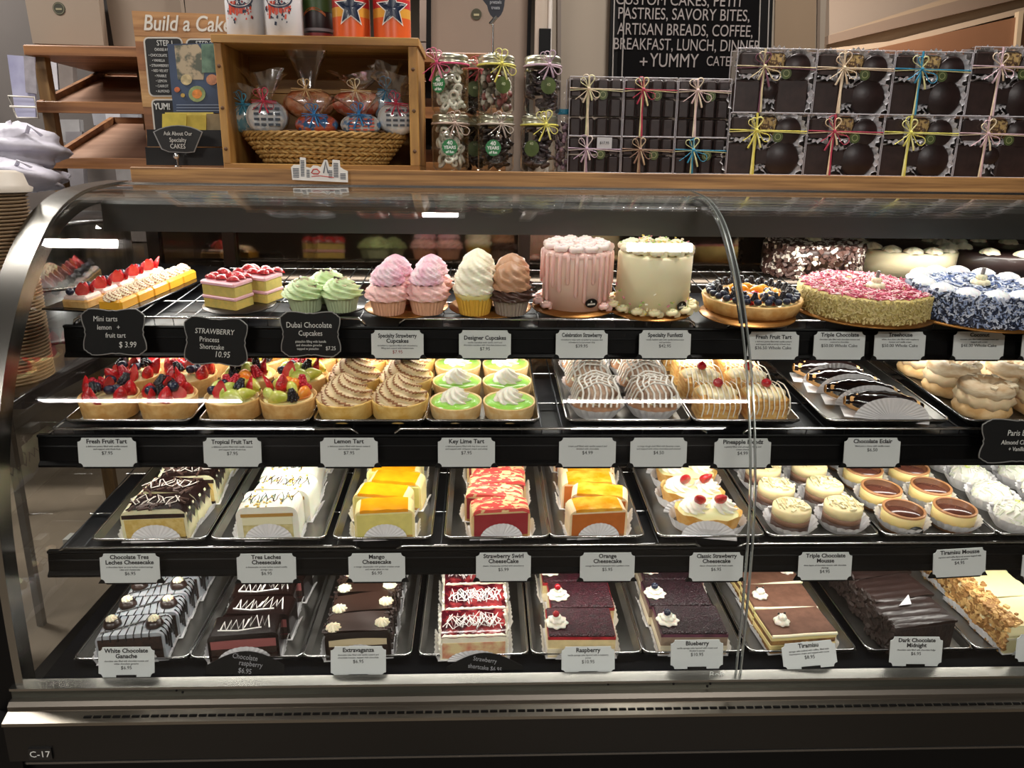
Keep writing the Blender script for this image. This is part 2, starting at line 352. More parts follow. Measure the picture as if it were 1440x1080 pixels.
# ================================================================ PRICE TAGS
def tag_outline(w,h,n):
    out=[]
    for sx,sz,a0 in ((1,1,PI*1.5),(-1,1,0),(-1,-1,PI/2),(1,-1,PI)):
        cx,cz=sx*w/2,sz*h/2
        pts=[(cx+n*math.cos(a0-k*PI/8),cz+n*math.sin(a0-k*PI/8)) for k in range(5)]
        out+=pts
    return out
def order_outline(P):
    return sorted(P,key=lambda p:math.atan2(p[1],p[0]))
def desc2(a,n=44):
    w=a.split(); l=['']
    for q in w:
        if len(l[-1])+len(q)>n: l.append('')
        l[-1]=(l[-1]+' '+q).strip()
    return l
DESC='a delicious pastry filled with vanilla custard and topped with fresh fruit'
def price_tag(px,py,Yp,title,desc,price,label,wpx=73,hpx=39,lean=R_(-8),roll=0,stand=False,red=False,lift=0):
    c=at(px,py,Y=Yp); sc=(c-Vector((0,0,CAMH))).dot(FW)/F; W,Hh=wpx*sc,hpx*sc*1.06
    root=thing('price_tag',label,'price tag',c,(lean,roll,0),'white price tags')
    e=MB(); O=order_outline(tag_outline(W,Hh,.0068)); e.prism(O,-.0008,.0008,'y'); e.build('plate',TAGW,root)
    k=MB(); 
    if stand: k.box(-.02,.02,.0012,.004,-Hh/2-.004,-Hh/2+.012); k.box(-.017,.017,-.0025,-.001,-Hh/2-.003,-Hh/2+.004); k.box(-.02,.02,-.002,.025,-Hh/2-.007,-Hh/2-.004)
    else:
        k.box(-W*.42,W*.42,.0012,.006,-Hh/2-.0035,-Hh/2+.006)
        for s in (-1,1): k.prism([(s*W*.36,-Hh/2-.002),(s*(W*.56),-Hh/2-.002),(s*W*.50,-Hh/2+.008),(s*W*.40,-Hh/2+.008)][::1 if s>0 else -1],.0014,.006,'y')
    k.build('holder',BLK,root)
    ln=title.split('\n'); zt=Hh/2-.0062+lift; ts=.0105
    for i,l in enumerate(ln):
        if not l.strip(): continue
        text(l,ts,INK,root,(0,-.001,zt-i*.0095),sx=min(1,.92*W/(len(l)*ts*.52)),bold=.00028)
    z=zt-len(ln)*.0095+.001
    for l in desc2(desc,46)[:2]:
        if not l.strip(): continue
        text(l,.0042,INK,root,(0,-.001,z),sx=min(1,.95*W/(len(l)*.0042*.5)),name='small_lettering'); z-=.0048
    if price: text(price,.0085,mt('8a3b35',.6) if red else INK,root,(0,-.001,z-.0022),name='price_lettering')
    return root
def chalk_tag(px,py,Yp,w,h,lines,label,roll=0,lean=R_(-6)):
    c=at(px,py,Y=Yp); sc=(c-Vector((0,0,CAMH))).dot(FW)/F; W,Hh=w*sc,h*sc
    root=thing('chalk_sign',label,'price sign',c,(lean,roll,0),'black chalk price signs')
    def outl(g):
        P=[]
        for i in range(96):
            a=2*PI*i/96; ca,sa=math.cos(a),math.sin(a)
            q=(abs(ca)**5+abs(sa)**5)**(-1/5)
            am=min(abs((a+j*PI/2)%(2*PI)) for j in range(4)); am=min(am,PI/2-am) if am<PI/2 else am; am=abs(((a+PI/4)%(PI/2))-PI/4)
            q=(abs(ca)**7+abs(sa)**7)**(-1/7)*(1-.11*math.exp(-(am/.36)**2)+.035*math.exp(-(am/.07)**2))-(.05 if am>.68 else .0)
            P.append((ca*q*W/2*g,sa*q*Hh/2*g))
        return P
    MB().prism(outl(1.0),-.0015,.0015,'y').build('board',mt('101011',.6,spec=.25),root)
    o=outl(1.0); MB().tube([(x,-.0016,z) for x,z in o],.0011,5,closed=True).build('rim',mt('7b7a78',.5),root)
    for (s,x,z,sz,sh) in lines: text(s,sz,CHALK,root,(x*W,-.0025,z*Hh),shear=sh,name='chalk_lettering',sx=.82)
    return root
# ================================================================ PASTRY PIECES
CR=mt('efeada',.55,sss=.25,bump=.35,sc=90)          # whipped cream
CRY=mt('efe6c6',.55,sss=.2,bump=.15,sc=90)
def helix(mb,R,H,turns=2.4,mi=0,c=(0,0,0),n=8,k=14,flute=.16,sq=1):
    """piped rosette: a fluted rope of cream wound upward and inward"""
    N=int(turns*k); P=[];Q=[]
    for i in range(N+1):
        t=i/N; a=2*PI*turns*t; r=R*.62*(1-t)**.8; P.append((c[0]+r*math.cos(a),c[1]+r*math.sin(a),c[2]+R*.28+(H-R*.4)*t**.9)); Q.append(R*(.42*(1-t*.55))*(1+flute*math.cos(i*2.2)))
    P.append((c[0],c[1],c[2]+H)); Q.append(R*.04); mb.tube(P,Q,n,mi); return mb
def swirl(mb,R,H,k=9,tw=.35,amp=.16,n=54,m=12,c=(0,0,0),mi=0,mi2=None,pw=1.7,rot=0,thr=.55):
    def g(i,j):
        t=j/m; a=2*PI*i/n; rr=R*(1-t**pw)**.75*(1+.05*math.sin(6*t*PI))
        ph=k*a+tw*2*PI*t*k+rot; r=rr*(1+amp*math.cos(ph)); return (c[0]+r*math.cos(a),c[1]+r*math.sin(a),c[2]+H*t+.002*math.cos(ph)*(1-t))
    mf=(lambda i,j:mi2 if math.cos(k*2*PI*(i+.5)/n+tw*2*PI*(j+.5)/m*k+rot)>thr else mi) if mi2 is not None else None
    mb.grid(g,n,m,cu=True,mi=mi,mf=mf); return mb
def tiers(mb,R,H,nt=3,k=12,mi=0,c=(0,0,0),amp=.1,n=48,rot=0):
    """soft tiered frosting swirl"""
    prof=[]
    for t in range(nt):
        q=R*(1-t/(nt+.25)); z=H*t/nt
        for u,v in ((.78,0),(.97,.22),(1.0,.5),(.9,.8),(.74,1.0)): prof.append((q*u,z+H/nt*v))
    prof.append((.001,H*1.02)); 
    mb.lathe(prof,n,mi,c,fn=lambda a,j:1+amp*math.cos(k*a+j*.55+rot)+.02*math.cos(3*a+j)); return mb
def fan(mb,w,h,y=0,mi=0,n=30,lean=.25,z=0,cx=0):
    """pleated half round paper standing at the front of a pastry"""
    def g(i,j):
        a=PI*i/n; q=(0,.5,.85,1)[j]; r=q
        ph=(1 if i%2 else -1)*.0006*q
        return (cx+math.cos(a)*r*w/2,y-ph+lean*math.sin(a)*r*h*.35,z+math.sin(a)*r*h)
    mb.grid(g,n,3,mi=mi,sm=False); return mb
def liner(w,d,h=.016,fh=.036,fw=None):
    """paper liner: base sheet, fluted sides and the round fan at the front"""
    mb=MB(); mb.box(-w/2-.004,w/2+.004,-d/2-.003,d/2+.003,0,.0008)
    for s in (-1,1):
        def g(i,j,s=s):
            y=-d/2+d*i/14; q=j/2; return (s*(w/2+.004+.006*q+(.0012 if i%2 else -.0012)*q),y,h*q*(.75+.5*math.sin(PI*i/14)))
        mb.grid(g,14,2,sm=False)
    fan(mb,fw or w*.8,fh,-d/2-.006); return mb
def zig(mb,x0,x1,y0,y1,z,n,r,mi=0,seed=0,jit=.15):
    q=random.Random(seed); P=[]
    for i in range(n+1):
        x=x0+(x1-x0)*i/n; y=(y0,y1)[i%2]; P.append((x+q.uniform(-1,1)*jit*(x1-x0)/n,y+q.uniform(-.15,.15)*(y1-y0),z+q.uniform(0,.0006)))
    mb.tube(P,r,5,mi,flat=.6); return mb
def scribble(mb,w,d,z,n,r,seed,mi=0,cx=0,cy=0):
    q=random.Random(seed); P=[]; x,y=cx-w/2,cy
    for i in range(n):
        t=i/n; P.append((cx-w/2+w*t+math.sin(i*1.9+seed)*w*.09,cy+math.cos(i*1.35+seed*2)*d/2*q.uniform(.4,1),z+q.uniform(0,.002)))
    mb.tube(P,r,5,mi,flat=.7); return mb
def bar(w,d,h,r=.012,seg=5):
    P=[(-w/2,0)]
    for k in range(seg+1):
        a=PI-PI/2*k/seg; P.append((-w/2+r+r*math.cos(a),h-r+r*math.sin(a)))
    for k in range(seg+1):
        a=PI/2-PI/2*k/seg; P.append((w/2-r+r*math.cos(a),h-r+r*math.sin(a)))
    P.append((w/2,0)); return MB().prism(P[::-1],-d/2,d/2,'y',sm=False)
def face(w,z0,z1,d,e=.0008,ends=True,bow=0):
    """a layer showing on the cut faces: pushes slightly proud of the coating front and back"""
    mb=MB(); n=8
    top=[(-w/2+w*i/n,z1+bow*math.sin(PI*i/n)) for i in range(n+1)]
    mb.prism([(-w/2,z0),(w/2,z0)]+top[::-1],-d/2-e,d/2+e,'y'); return mb
def chips(mb,fn,n,s,mats,seed=1,asp=(2.2,.8,.5)):
    q=random.Random(seed)
    for i in range(n):
        p,nm=fn(q); M=Matrix.Translation(p)@Vector(nm).to_track_quat('Z','Y').to_matrix().to_4x4()@Matrix.Rotation(q.uniform(0,2*PI),4,'Z')@Matrix.Rotation(q.uniform(-.6,.6),4,'X')
        k=s*q.uniform(.7,1.3); mb.box(-k*asp[0]/2,k*asp[0]/2,-k*asp[1]/2,k*asp[1]/2,-k*asp[2]/2,k*asp[2]*.6,q.randrange(mats),M)
    return mb
# ---- shared fruit meshes
SB=mt('c21f25',.28,var=.35,sc=120,bump=.5,bsc=420,vor=True,coat=.4,sss=.1)
SBCUT=mt('e0665a',.35,h2='c8202a',sc=70,coat=.3); BB=mt('1b2138',.35,var=.3,sc=60,coat=.2); KIWI=mt('b7c23c',.3,h2='e3dc7a',sc=90,coat=.5); ORNG=mt('ef7a2a',.3,h2='f5a03c',sc=80,coat=.5)
MELON=mt('dfe08a',.3,h2='b9c850',sc=70,coat=.5); BLKB=mt('17131c',.25,coat=.4); RASP=mt('b5162c',.35,coat=.2); MAND=mt('f2a326',.28,coat=.5,var=.1)
def _sb():
    mb=MB(); mb.lathe([(.0005,.019),(.003,.0165),(.0062,.011),(.0078,.005),(.0072,.001),(.0045,0),(.0005,0)],12); return mb.mesh('strawberry',SB)
def _sbh():
    mb=MB(); pr=[(.0005,.021),(.0035,.018),(.0075,.011),(.0088,.005),(.006,0),(.0005,0)]
    def g(i,j):
        a=PI*i/8; r,z=pr[j]; return (r*math.cos(a),r*math.sin(a)*.8,z)
    mb.grid(g,8,5,mi=0); o=[(-r,z) for r,z in pr]+[(r,z) for r,z in pr[::-1]]
    mb.add([(x,0,z) for x,z in o],[list(range(len(o)))[::-1]],1); return mb.mesh('strawberry_half',[SB,SBCUT])
def _bb():
    mb=MB(); mb.lathe([(.0005,0),(.0045,.001),(.0064,.0045),(.0062,.0075),(.0042,.0098),(.0024,.0103),(.0022,.0092),(.0004,.009)],10); return mb.mesh('blueberry',BB)
def _clu(name,m,r=.0068):
    mb=MB()
    for j in range(5):
        rr=r*(1-.17*j)*.8; 
        for i in range(max(3,8-j)):
            a=2*PI*i/max(3,8-j)+j*.5; mb.ball(r*.34,(rr*math.cos(a),rr*math.sin(a),r*.35+j*r*.38),6,4)
    return mb.mesh(name,m)
def _wedge(name,m,L=.026,T=.009):
    mb=MB()
    def g(i,j):
        a=2*PI*i/8; t=j/8; x=-L/2+L*t; r=T*math.sin(PI*min(.97,max(.03,t)))**.6; return (x,r*.62*math.cos(a),r*.9*math.sin(a)+.004*math.sin(PI*t))
    mb.grid(g,8,8,cu=True); return mb.mesh(name,m)
FR={'strawberry':_sb(),'strawberry_half':_sbh(),'blueberry':_bb(),'blackberry':_clu('blackberry',BLKB),'raspberry':_clu('raspberry',RASP),'kiwi_slice':_wedge('kiwi_slice',KIWI),'melon_slice':_wedge('melon_slice',MELON),'orange_slice':_wedge('orange_slice',ORNG,.022),'mandarin_slice':_wedge('mandarin_slice',MAND,.03,.008)}
def fruit(k,parent,loc,rot=(0,0,0),sc=1): return put(FR[k],k,parent,loc,rot,sc)
CRUST=mt('cf9a55',.6,h2='e3bb7b',sc=60,bump=.25,bsc=300); CUST=mt('f0dfa0',.4,sss=.2)
def shell(root,R=.047,h=.033,col=CRUST):
    pr=[(.001,0),(R*.90,0),(R*.93,.002),(R*1.0,h-.002),(R*1.0,h),(R*.95,h),(R*.94,h-.004),(.001,h-.006)]
    MB().lathe(pr,36,fn=lambda a,j:1+.006*math.cos(9*a+j)).build('pastry_shell',col,root)
# ================================================================ PASTRY KINDS  (front is -y, origin on the base)
def k_fruit(root,v=0):
    shell(root,.050,.036); MB().lathe([(.046,.030),(.04,.034),(.02,.037),(.001,.038)],20).build('custard',CUST,root)
    q=random.Random(31+v)
    for i in range(7):
        a=2*PI*i/7+.3+v; fruit('strawberry_half' if i%2 else 'strawberry',root,(.034*math.cos(a),.034*math.sin(a),.034),(R_(q.uniform(15,40))*math.sin(a),-R_(q.uniform(15,40))*math.cos(a),q.uniform(0,6)),q.uniform(1.35,1.65))
    for i in range(7):
        a=2*PI*i/7+v; r=.015+.012*(i%2); fruit(('blueberry','blackberry','blueberry','raspberry')[i%4] if v!=1 else ('blackberry','blueberry')[i%2],root,(r*math.cos(a),r*math.sin(a),.041+.004*(i%3)),(q.uniform(-.5,.5),q.uniform(-.5,.5),0),q.uniform(1.35,1.6))
    fruit('strawberry_half',root,(0,.004,.046),(R_(20),0,1),1.25)
def k_tropic(root,v=0):
    shell(root,.050,.036); MB().lathe([(.046,.030),(.04,.034),(.02,.037),(.001,.038)],20).build('custard',CUST,root)
    q=random.Random(5+v); seq=['strawberry_half','kiwi_slice','orange_slice','raspberry','melon_slice','blueberry','strawberry_half','melon_slice','kiwi_slice','blackberry','orange_slice','raspberry']
    for i in range(9):
        a=2*PI*i/9+v; k=seq[(i+v*3)%12]; fruit(k,root,(.033*math.cos(a),.033*math.sin(a),.040),(q.uniform(-.5,.5),q.uniform(-.4,.2),a+PI/2+q.uniform(-.5,.5)),1.6)
    for i in range(5):
        a=2*PI*i/5+.6+v; k=seq[(i*2+1+v)%12]; fruit(k,root,(.014*math.cos(a),.014*math.sin(a),.049),(q.uniform(-.5,.5),q.uniform(-.4,.4),q.uniform(0,6)),1.5)
def k_lemon(root,v=0):
    shell(root,.052,.034,mt('d9a94f',.6,h2='ecc97c',sc=60,bump=.25,bsc=300)); mb=MB(); swirl(mb,.047,.050,k=7,tw=.55,amp=.09,c=(0,0,.029),mi=0,mi2=1,pw=1.35,rot=v*1.3,n=84,m=20,thr=.62)
    mb.build('toasted_meringue',[mt('dcc398',.5,sss=.2),mt('8f5c36',.6)],root)
def k_lime(root,v=0):
    shell(root,.047,.028,mt('dcb06e',.6,h2='ecd09a',sc=60,bump=.2,bsc=300)); MB().lathe([(.0445,.022),(.044,.0265),(.03,.0285),(.001,.0285)],30).build('lime_filling',mt('8ccb45',.3,h2='a3d962',sc=60,coat=.3,sss=.15),root)
    mb=MB(); swirl(mb,.024,.026,k=7,tw=.3,amp=.2,c=(0,.002,.027),rot=v); mb.build('cream_swirl',CR,root)
def k_puff(root,v=0):
    q=random.Random(v+2)
    mb=MB(); mb.lathe([(.001,.004),(.034,.004),(.043,.016),(.044,.026),(.036,.034),(.001,.036)],26,fn=lambda a,j:1+.05*math.cos(5*a+j)); mb.build('choux_base',mt('b98f6c',.6,h2='8d6449',sc=40,bump=.3,bsc=200),root)
    mb=MB(); swirl(mb,.036,.016,k=8,amp=.12,c=(0,0,.03)); mb.build('cream_layer',CRY,root)
    mb=MB(); mb.lathe([(.036,.038),(.04,.045),(.035,.056),(.022,.064),(.001,.068)],26,fn=lambda a,j:1+.05*math.cos(4*a+j*2)); mb.build('choux_lid',mt('c8ab93',.6,h2='96745e',sc=40,bump=.3,bsc=200),root)
    mb=MB()
    for i in range(7):
        x=-.032+i*.0105; P=[(x+.004*math.sin(k*1.3+v),-.046+.0092*k,(.030 if k in(0,10) else .040+.03*math.sin(PI*k/10)**.7)+.001) for k in range(11)]; mb.tube(P,.0021,5,flat=.6)
    for i in range(5):
        y=-.03+i*.015; P=[(-.044+.0088*k,y+.004*math.sin(k*1.7+v),(.03 if k in(0,10) else .0395+.031*math.sin(PI*k/10)**.7)) for k in range(11)]; mb.tube(P,.0018,5,flat=.6)
    mb.build('glaze_drizzle',mt('e4e0d8',.35),root)
    mb=MB(); 
    def g(i,j):
        a=2*PI*i/48; t=j/2; r=.036+.016*t+(.0012 if i%2 else -.0012)*t; return (r*math.cos(a),r*math.sin(a),.0005+.024*t)
    mb.grid(g,48,2,cu=True,sm=False); mb.build('paper_cup',PAPER,root)
CHERRY=mt('a80f1c',.12,coat=.8,var=.2,sc=60)
def k_pine(root,v=0):
    mb=MB(); mb.box(-.036,.036,-.034,.034,0,.05,bev=.008); 
    mb.build('puff_pastry',mt('c98a3e',.5,h2='e6c27c',sc=28,bump=.6,bsc=90,stretch=(1,1,5)),root)
    mb=MB(); mb.ball(.037,(0,0,.046),16,8,sc=(1,.95,.28),fn=lambda a,b:1+.05*math.cos(5*a)); mb.build('cream_layer',mt('ecdcb0',.35,sss=.2,var=.1,sc=50),root)
    mb=MB()
    for i in range(8):
        x=-.033+i*.0094
        mb.tube([(x,-.0355,.012+.006*math.sin(i*2.1)),(x+.002,-.037,.03),(x-.001,-.036,.05),(x,-.018,.0575),(x+.002,.005,.059),(x,.03,.056),(x,.036,.045)],.0013,5,flat=.6)
    mb.build('icing_drizzle',mt('f2ead8',.4),root)
    mb=MB(); mb.ball(.0095,(.0,0,.064),12,8,sc=(1,1,.85)); mb.tube([(0,0,.071),(.001,0,.073)],.002,5); mb.build('cherry',CHERRY,root)
def k_eclair(root,v=0):
    L=.135; mb=MB()
    def g(i,j):
        a=2*PI*i/14; t=j/14; r=.023*max(.05,math.sin(PI*min(.985,max(.015,t))))**.35; return (-L/2+L*t,r*math.cos(a),.022+r*.95*math.sin(a))
    mb.grid(g,14,14,cu=True); mb.build('choux',mt('c08a4c',.55,h2='d9ae70',sc=40,bump=.3,bsc=120),root)
    mb=MB()
    def g2(i,j):
        a=-.25+(PI+.5)*i/12; t=j/14; r=.0245*max(.05,math.sin(PI*min(.97,max(.03,t))))**.4; return (-L*.49+L*.98*t,r*math.cos(a)*1.04,.022+r*math.sin(a)+.0015*math.sin(j*2.2+i))
    mb.grid(g2,12,14); mb.build('chocolate_glaze',mt('140b0a',.12,coat=1,bump=.4,bsc=60),root)
    mb=MB(); mb.box(-L*.5,L*.5,-.026,.026,0,.0008); 
    def g3(i,j):
        a=PI*i/44; q=(0,.5,.85,1)[j]; return (math.cos(a)*q*L*.47+.012,-.027-.012*q*math.sin(a)+.0005*(1 if i%2 else -1)*q,.001+math.sin(a)*q*.050)
    mb.grid(g3,44,3,sm=False); mb.build('paper_liner',PAPER,root)
def k_paris(root,v=0):
    AL=mt('c69b62',.6,h2='e0c090',sc=40,bump=.5,bsc=140)
    def ring(mb,z,R,r,mi=0,amp=.05,k=9,tw=0):
        def g(i,j):
            a=2*PI*i/40; b=2*PI*j/10; q=r*(1+amp*math.cos(k*a+b*tw)); return ((R+q*math.cos(b))*math.cos(a),(R+q*math.cos(b))*math.sin(a),z+q*.8*math.sin(b))
        mb.grid(g,40,10,cu=True,cv=True,mi=mi)
    mb=MB(); ring(mb,.014,.030,.020); mb.lathe([(.001,.004),(.02,.004),(.02,.02),(.001,.02)],16); mb.build('choux_ring',AL,root)
    mb=MB(); ring(mb,.034,.030,.020,amp=.16,k=10,tw=2); mb.build('cream_piping',mt('dcc39c',.5,sss=.2),root)
    mb=MB(); ring(mb,.052,.029,.019,amp=.07,k=7,tw=1); mb.build('choux_lid',mt('dccdb0',.55,h2='b08a60',sc=22,bump=.4,bsc=140,stretch=(1,1,3)),root)
    mb=MB(); chips(mb,lambda q:((lambda a,r:(Vector((r*math.cos(a),r*math.sin(a),.067-.3*abs(r-.03))),(0,0,1)))(q.uniform(0,6.28),q.uniform(.018,.042))),14,.008,1,seed=v,asp=(1.6,1,.25)); mb.build('almond_flakes',mt('e9d9bb',.5),root)['kind']='stuff'
def bar_thing(root,w,d,h,coat,layers,coatname='coating',r=.012,lw=.9,paper=True,fh=.034,e=.0012):
    bar(w,d,h,r).build(coatname,coat,root)
    for nm,z0,z1,m,ww,bow in layers: face(w*ww,z0,z1,d,e,bow=bow).build(nm,m,root)
    if paper: liner(w,d,fh=fh,fw=w*.78).build('paper_liner',PAPER,root)
DCH=mt('1d100e',.25,var=.2,sc=60,coat=.5,bump=.1,bsc=120); DCHM=mt('23150f',.6,h2='38231a',sc=120,bump=.5,bsc=260)
def k_choctres(root,v=0):
    w,d,h=.112,.056,.062
    bar_thing(root,w,d,h,mt('e6e0ba',.45,sss=.2,var=.05,sc=40),[('sponge_layer',.006,.044,mt('dcc27c',.7,h2='c9a95a',sc=120,bump=.3,bsc=300),.9,0),('chocolate_layer',.046,.053,DCHM,.95,.001),('crumb_base',.001,.007,DCHM,.92,0)],r=.016,e=.0015)
    mb=MB()
    def g(i,j):
        x=-w/2*1.03+w*1.06*i/16; e=abs(2*i/16-1); z=h+.002-(.016*max(0,e-.72)/.28 if e>.72 else 0)-(.010*max(0,e-.9)/.1*(1+math.sin(j*2.1+v)) if e>.9 else 0); return (x,-d/2+d*j/8,z)
    mb.grid(g,16,8); mb.build('chocolate_glaze',DCH,root)
    mb=MB(); scribble(mb,.085,d*.8,h+.0035,26,.0011,v+3); mb.build('drizzle',mt('cfc6bd',.5),root)
    mb=MB(); chips(mb,lambda q:(Vector((q.uniform(-.045,.045),q.uniform(-d/2,d/2),h+.003)),(0,0,1)),26,.008,1,seed=v+4,asp=(2,.35,.3)); mb.build('chocolate_shavings',mt('4a332b',.5),root)['kind']='stuff'
def k_tres(root,v=0):
    w,d,h=.108,.060,.066
    bar_thing(root,w,d,h,mt('efeddf',.45,sss=.25,var=.03,sc=30),[('sponge_layer',.004,.030,mt('ddd09a',.7,h2='c9ba7c',sc=120,bump=.2,bsc=300),.80,0),('cream_layer',.031,.046,mt('e8e2bd',.5),.80,0),('caramel_layer',.047,.053,mt('b58a45',.5),.84,0)],r=.018)
    mb=MB(); 
    for i in range(5): scribble(mb,.03,d*.7,h+.001,9,.0008,v*7+i,cx=-.036+i*.018)
    mb.build('chocolate_squiggle',DCH,root)
    mb=MB(); chips(mb,lambda q:(Vector((q.uniform(-.04,.04),q.uniform(-d/2,d/2),h+.001)),(0,0,1)),24,.004,1,seed=v+4,asp=(1,.6,.5)); mb.build('crumbs',mt('d9b95c',.5),root)['kind']='stuff'
def k_cheese(root,v=0,top='f3a916',top2='e99410',side='f0e0a0',body='dfd27a',swirlc=None,base='b98a4a'):
    w,d,h=.106,.044,.058
    bar(w,d,h,.014).build('cheesecake_body',mt(side,.4,sss=.25,var=.05,sc=30),root)
    face(w*.92,.004,.050,d,.001).build('cut_face',mt(body,.5,var=.06,sc=60,bump=.1,bsc=300),root)
    MB().box(-w*.46,w*.46,-d/2-.0012,d/2+.0012,.0005,.006).build('crumb_base',mt(base,.7,bump=.4,sc=200,var=.2),root)
    mb=MB(); q=random.Random(v)
    wv=.80 if not swirlc else .97
    def g(i,j):
        x=-w/2*wv+w*wv*i/16; e=abs(2*i/16-1); return (x,-d/2+d*j/6,h+.0018-(.006 if swirlc else .0016)*max(0,e-.8)/.2+.0006*math.sin(i*.9+j*1.7+v))
    mb.grid(g,16,6); mb.add([g(i,0) for i in range(17)]+[(g(i,0)[0],-d/2-.001,h-.004-(.006 if swirlc else 0)*max(0,abs(2*i/16-1)-.8)/.2) for i in range(17)],[(i,17+i,18+i,1+i) for i in range(16)])
    mb.build('glaze',mt(top,.22,h2=top2,sc=(26 if swirlc else 30),coat=.6,thr=(.42,.47) if swirlc else None,stretch=(1,2.2,1) if swirlc else None),root)
    liner(w,d,fh=.032,fw=w*.74).build('paper_liner',PAPER,root)
def k_mango(r,v=0): k_cheese(r,v)
def k_swirl(r,v=0): k_cheese(r,v,'dd5550','f3d49a','e2c48e','9b2f35',True)
def k_orange(r,v=0):
    k_cheese(r,v,'e8a01c','f4bd3c','f0d8b0','c06a2a',None,'a56a3a')
    for o in r.children:
        if o.name.startswith('glaze'): o.data.materials[0]=mt('de8f12',.22,h2='efb840',sc=45,coat=.6,bump=.5,bsc=120)
def k_classic(root,v=0):
    mb=MB(); w,d=.062,.046
    def g(i,j):
        a=2*PI*i/36; t=j/4; r=1-.14*(1-t); return (w*r*math.cos(a),d*r*math.sin(a)*.9,.036*t+.002*math.cos(9*a)*t)
    mb.grid(g,36,4,cu=True,mi=0); mb.grid(lambda i,j:(w*(1-.10*j)*math.cos(2*PI*i/36),d*(1-.10*j)*.9*math.sin(2*PI*i/36),.036-.006*j+.002*math.cos(9*2*PI*i/36)*(1-j)),36,1,cu=True)
    mb.build('pastry_shell',mt('d29a45',.55,h2='e8c07c',sc=50,bump=.4,bsc=200),root)
    mb=MB(); mb.lathe([(.056,.031),(.05,.037),(.03,.042),(.001,.043)],28,sy=.74); mb.build('cheesecake_filling',mt('e6dfa8',.4,sss=.2),root)
    for s in (-1,1):
        mb=MB(); swirl(mb,.024,.022,k=8,tw=.3,amp=.16,c=(s*.026,.004*s,.038),rot=v); mb.build('cream_swirl',CR,root)
        fruit('strawberry',root,(s*.016,-.004+.004*s,.056),(R_(42),R_(20*s),R_(14*s+v*20)),(1.45,1.1,1.35))
    mb=MB(); fan(mb,.10,.036,-.046,n=34); 
    def g3(i,j):
        a=2*PI*i/60; r=1.03+.12*j+(.02 if i%2 else -.02)*j; return (w*r*math.cos(a),d*r*.9*math.sin(a),.001+.02*j)
    mb.grid(g3,60,1,cu=True,sm=False); mb.build('paper_liner',PAPER,root)
def cupliner(root,R=.034,h=.022):
    mb=MB()
    def g(i,j):
        a=2*PI*i/44; t=j/2; r=R+.015*t**.8+(.0015 if i%2 else -.0015)*t; return (r*math.cos(a),r*math.sin(a),.0005+h*t)
    mb.grid(g,44,2,cu=True,sm=False); mb.build('paper_cup',PAPER,root)
def k_mousse(root,v=0):
    R=.034
    MB().lathe([(.001,0),(R,0),(R,.02),(.001,.0201)],28).build('chocolate_mousse_base',mt('3d251b',.5),root)
    MB().lathe([(.001,.02),(R+.0003,.02),(R+.0003,.031),(.001,.0311)],28).build('milk_mousse_layer',mt('84604a',.5),root)
    MB().lathe([(.001,.031),(R+.0006,.031),(R+.0006,.046),(R-.003,.049),(.001,.05)],28).build('white_mousse_top',mt('ead9a6',.5,sss=.2,var=.05,sc=60),root)
    mb=MB(); zig(mb,-.028,.028,-.016,.018,.0505,16,.0016,seed=v); chips(mb,lambda q:((lambda a,r:(Vector((r*math.cos(a),r*math.sin(a),.051)),(0,0,1)))(q.uniform(0,6.28),q.uniform(0,.03))),26,.006,1,seed=v,asp=(1.6,.6,.4))
    mb.build('white_chocolate_shavings',mt('f1e4b8',.5),root)['kind']='stuff'; cupliner(root)
def k_tira(root,v=0):
    R=.037
    MB().lathe([(.001,0),(R,0),(R,.013),(.001,.0131)],30).build('sponge_base',mt('8b6038',.6,h2='6e4527',sc=60,bump=.3),root)
    MB().lathe([(.001,.013),(R+.0004,.013),(R+.0008,.036),(.001,.0361)],30).build('mousse_layer',mt('e5cf8e',.5,sss=.2,var=.04,sc=50),root)
    MB().lathe([(R+.0008,.0355),(R+.001,.0385),(R-.0035,.0392),(R-.0038,.0375)],30).build('caramel_rim',mt('b07b50',.35,coat=.3),root)
    MB().lathe([(.001,.0376),(R-.0036,.0376),(R-.004,.0362)],30).build('chocolate_disc',mt('5b352a',.22,coat=.7,var=.1,sc=20),root); cupliner(root)
    if v==0:
        mb=MB(); M=Matrix.Translation((.006,-R-.004,.014))@Matrix.Rotation(PI/2,4,'X'); mb.lathe([(.001,0),(.014,0),(.014,.0008),(.001,.001)],24,M=M,sy=.75); s=mb.build('oval_sticker',mt('20211d',.4),root)
def k_coco(root,v=0):
    q=random.Random(v)
    MB().ball(.037,(0,0,.022),18,8,sc=(1,1,.62),fn=lambda a,b:1+.05*math.cos(6*a)*math.cos(b)).build('cream_mound',mt('d6d2c8',.6,sss=.15,bump=.8,bsc=90,sc=60,h2='e4e1d8'),root)
    mb=MB(); chips(mb,lambda q:((lambda a,b:(Vector((.0375*math.cos(a)*math.cos(b),.0375*math.sin(a)*math.cos(b),.022+.0235*math.sin(b))),(math.cos(a)*math.cos(b),math.sin(a)*math.cos(b),math.sin(b))))(q.uniform(0,6.28),q.uniform(.1,1.5))),90,.006,2,seed=v,asp=(2,.5,.3))
    mb.build('coconut_flakes',[mt('dedbd4',.6),mt('d6d9c2',.6)],root)['kind']='stuff'
    mb=MB(); chips(mb,lambda q:((lambda a,r:(Vector((r*math.cos(a),r*math.sin(a),.0455)),(0,0,1)))(q.uniform(0,6.28),q.uniform(0,.018))),9,.004,2,seed=v+9,asp=(1.6,.8,.4))
    mb.build('zest',[mt('e8dc4a',.5),mt('cfe07a',.5)],root)['kind']='stuff'; cupliner(root,.034,.026)
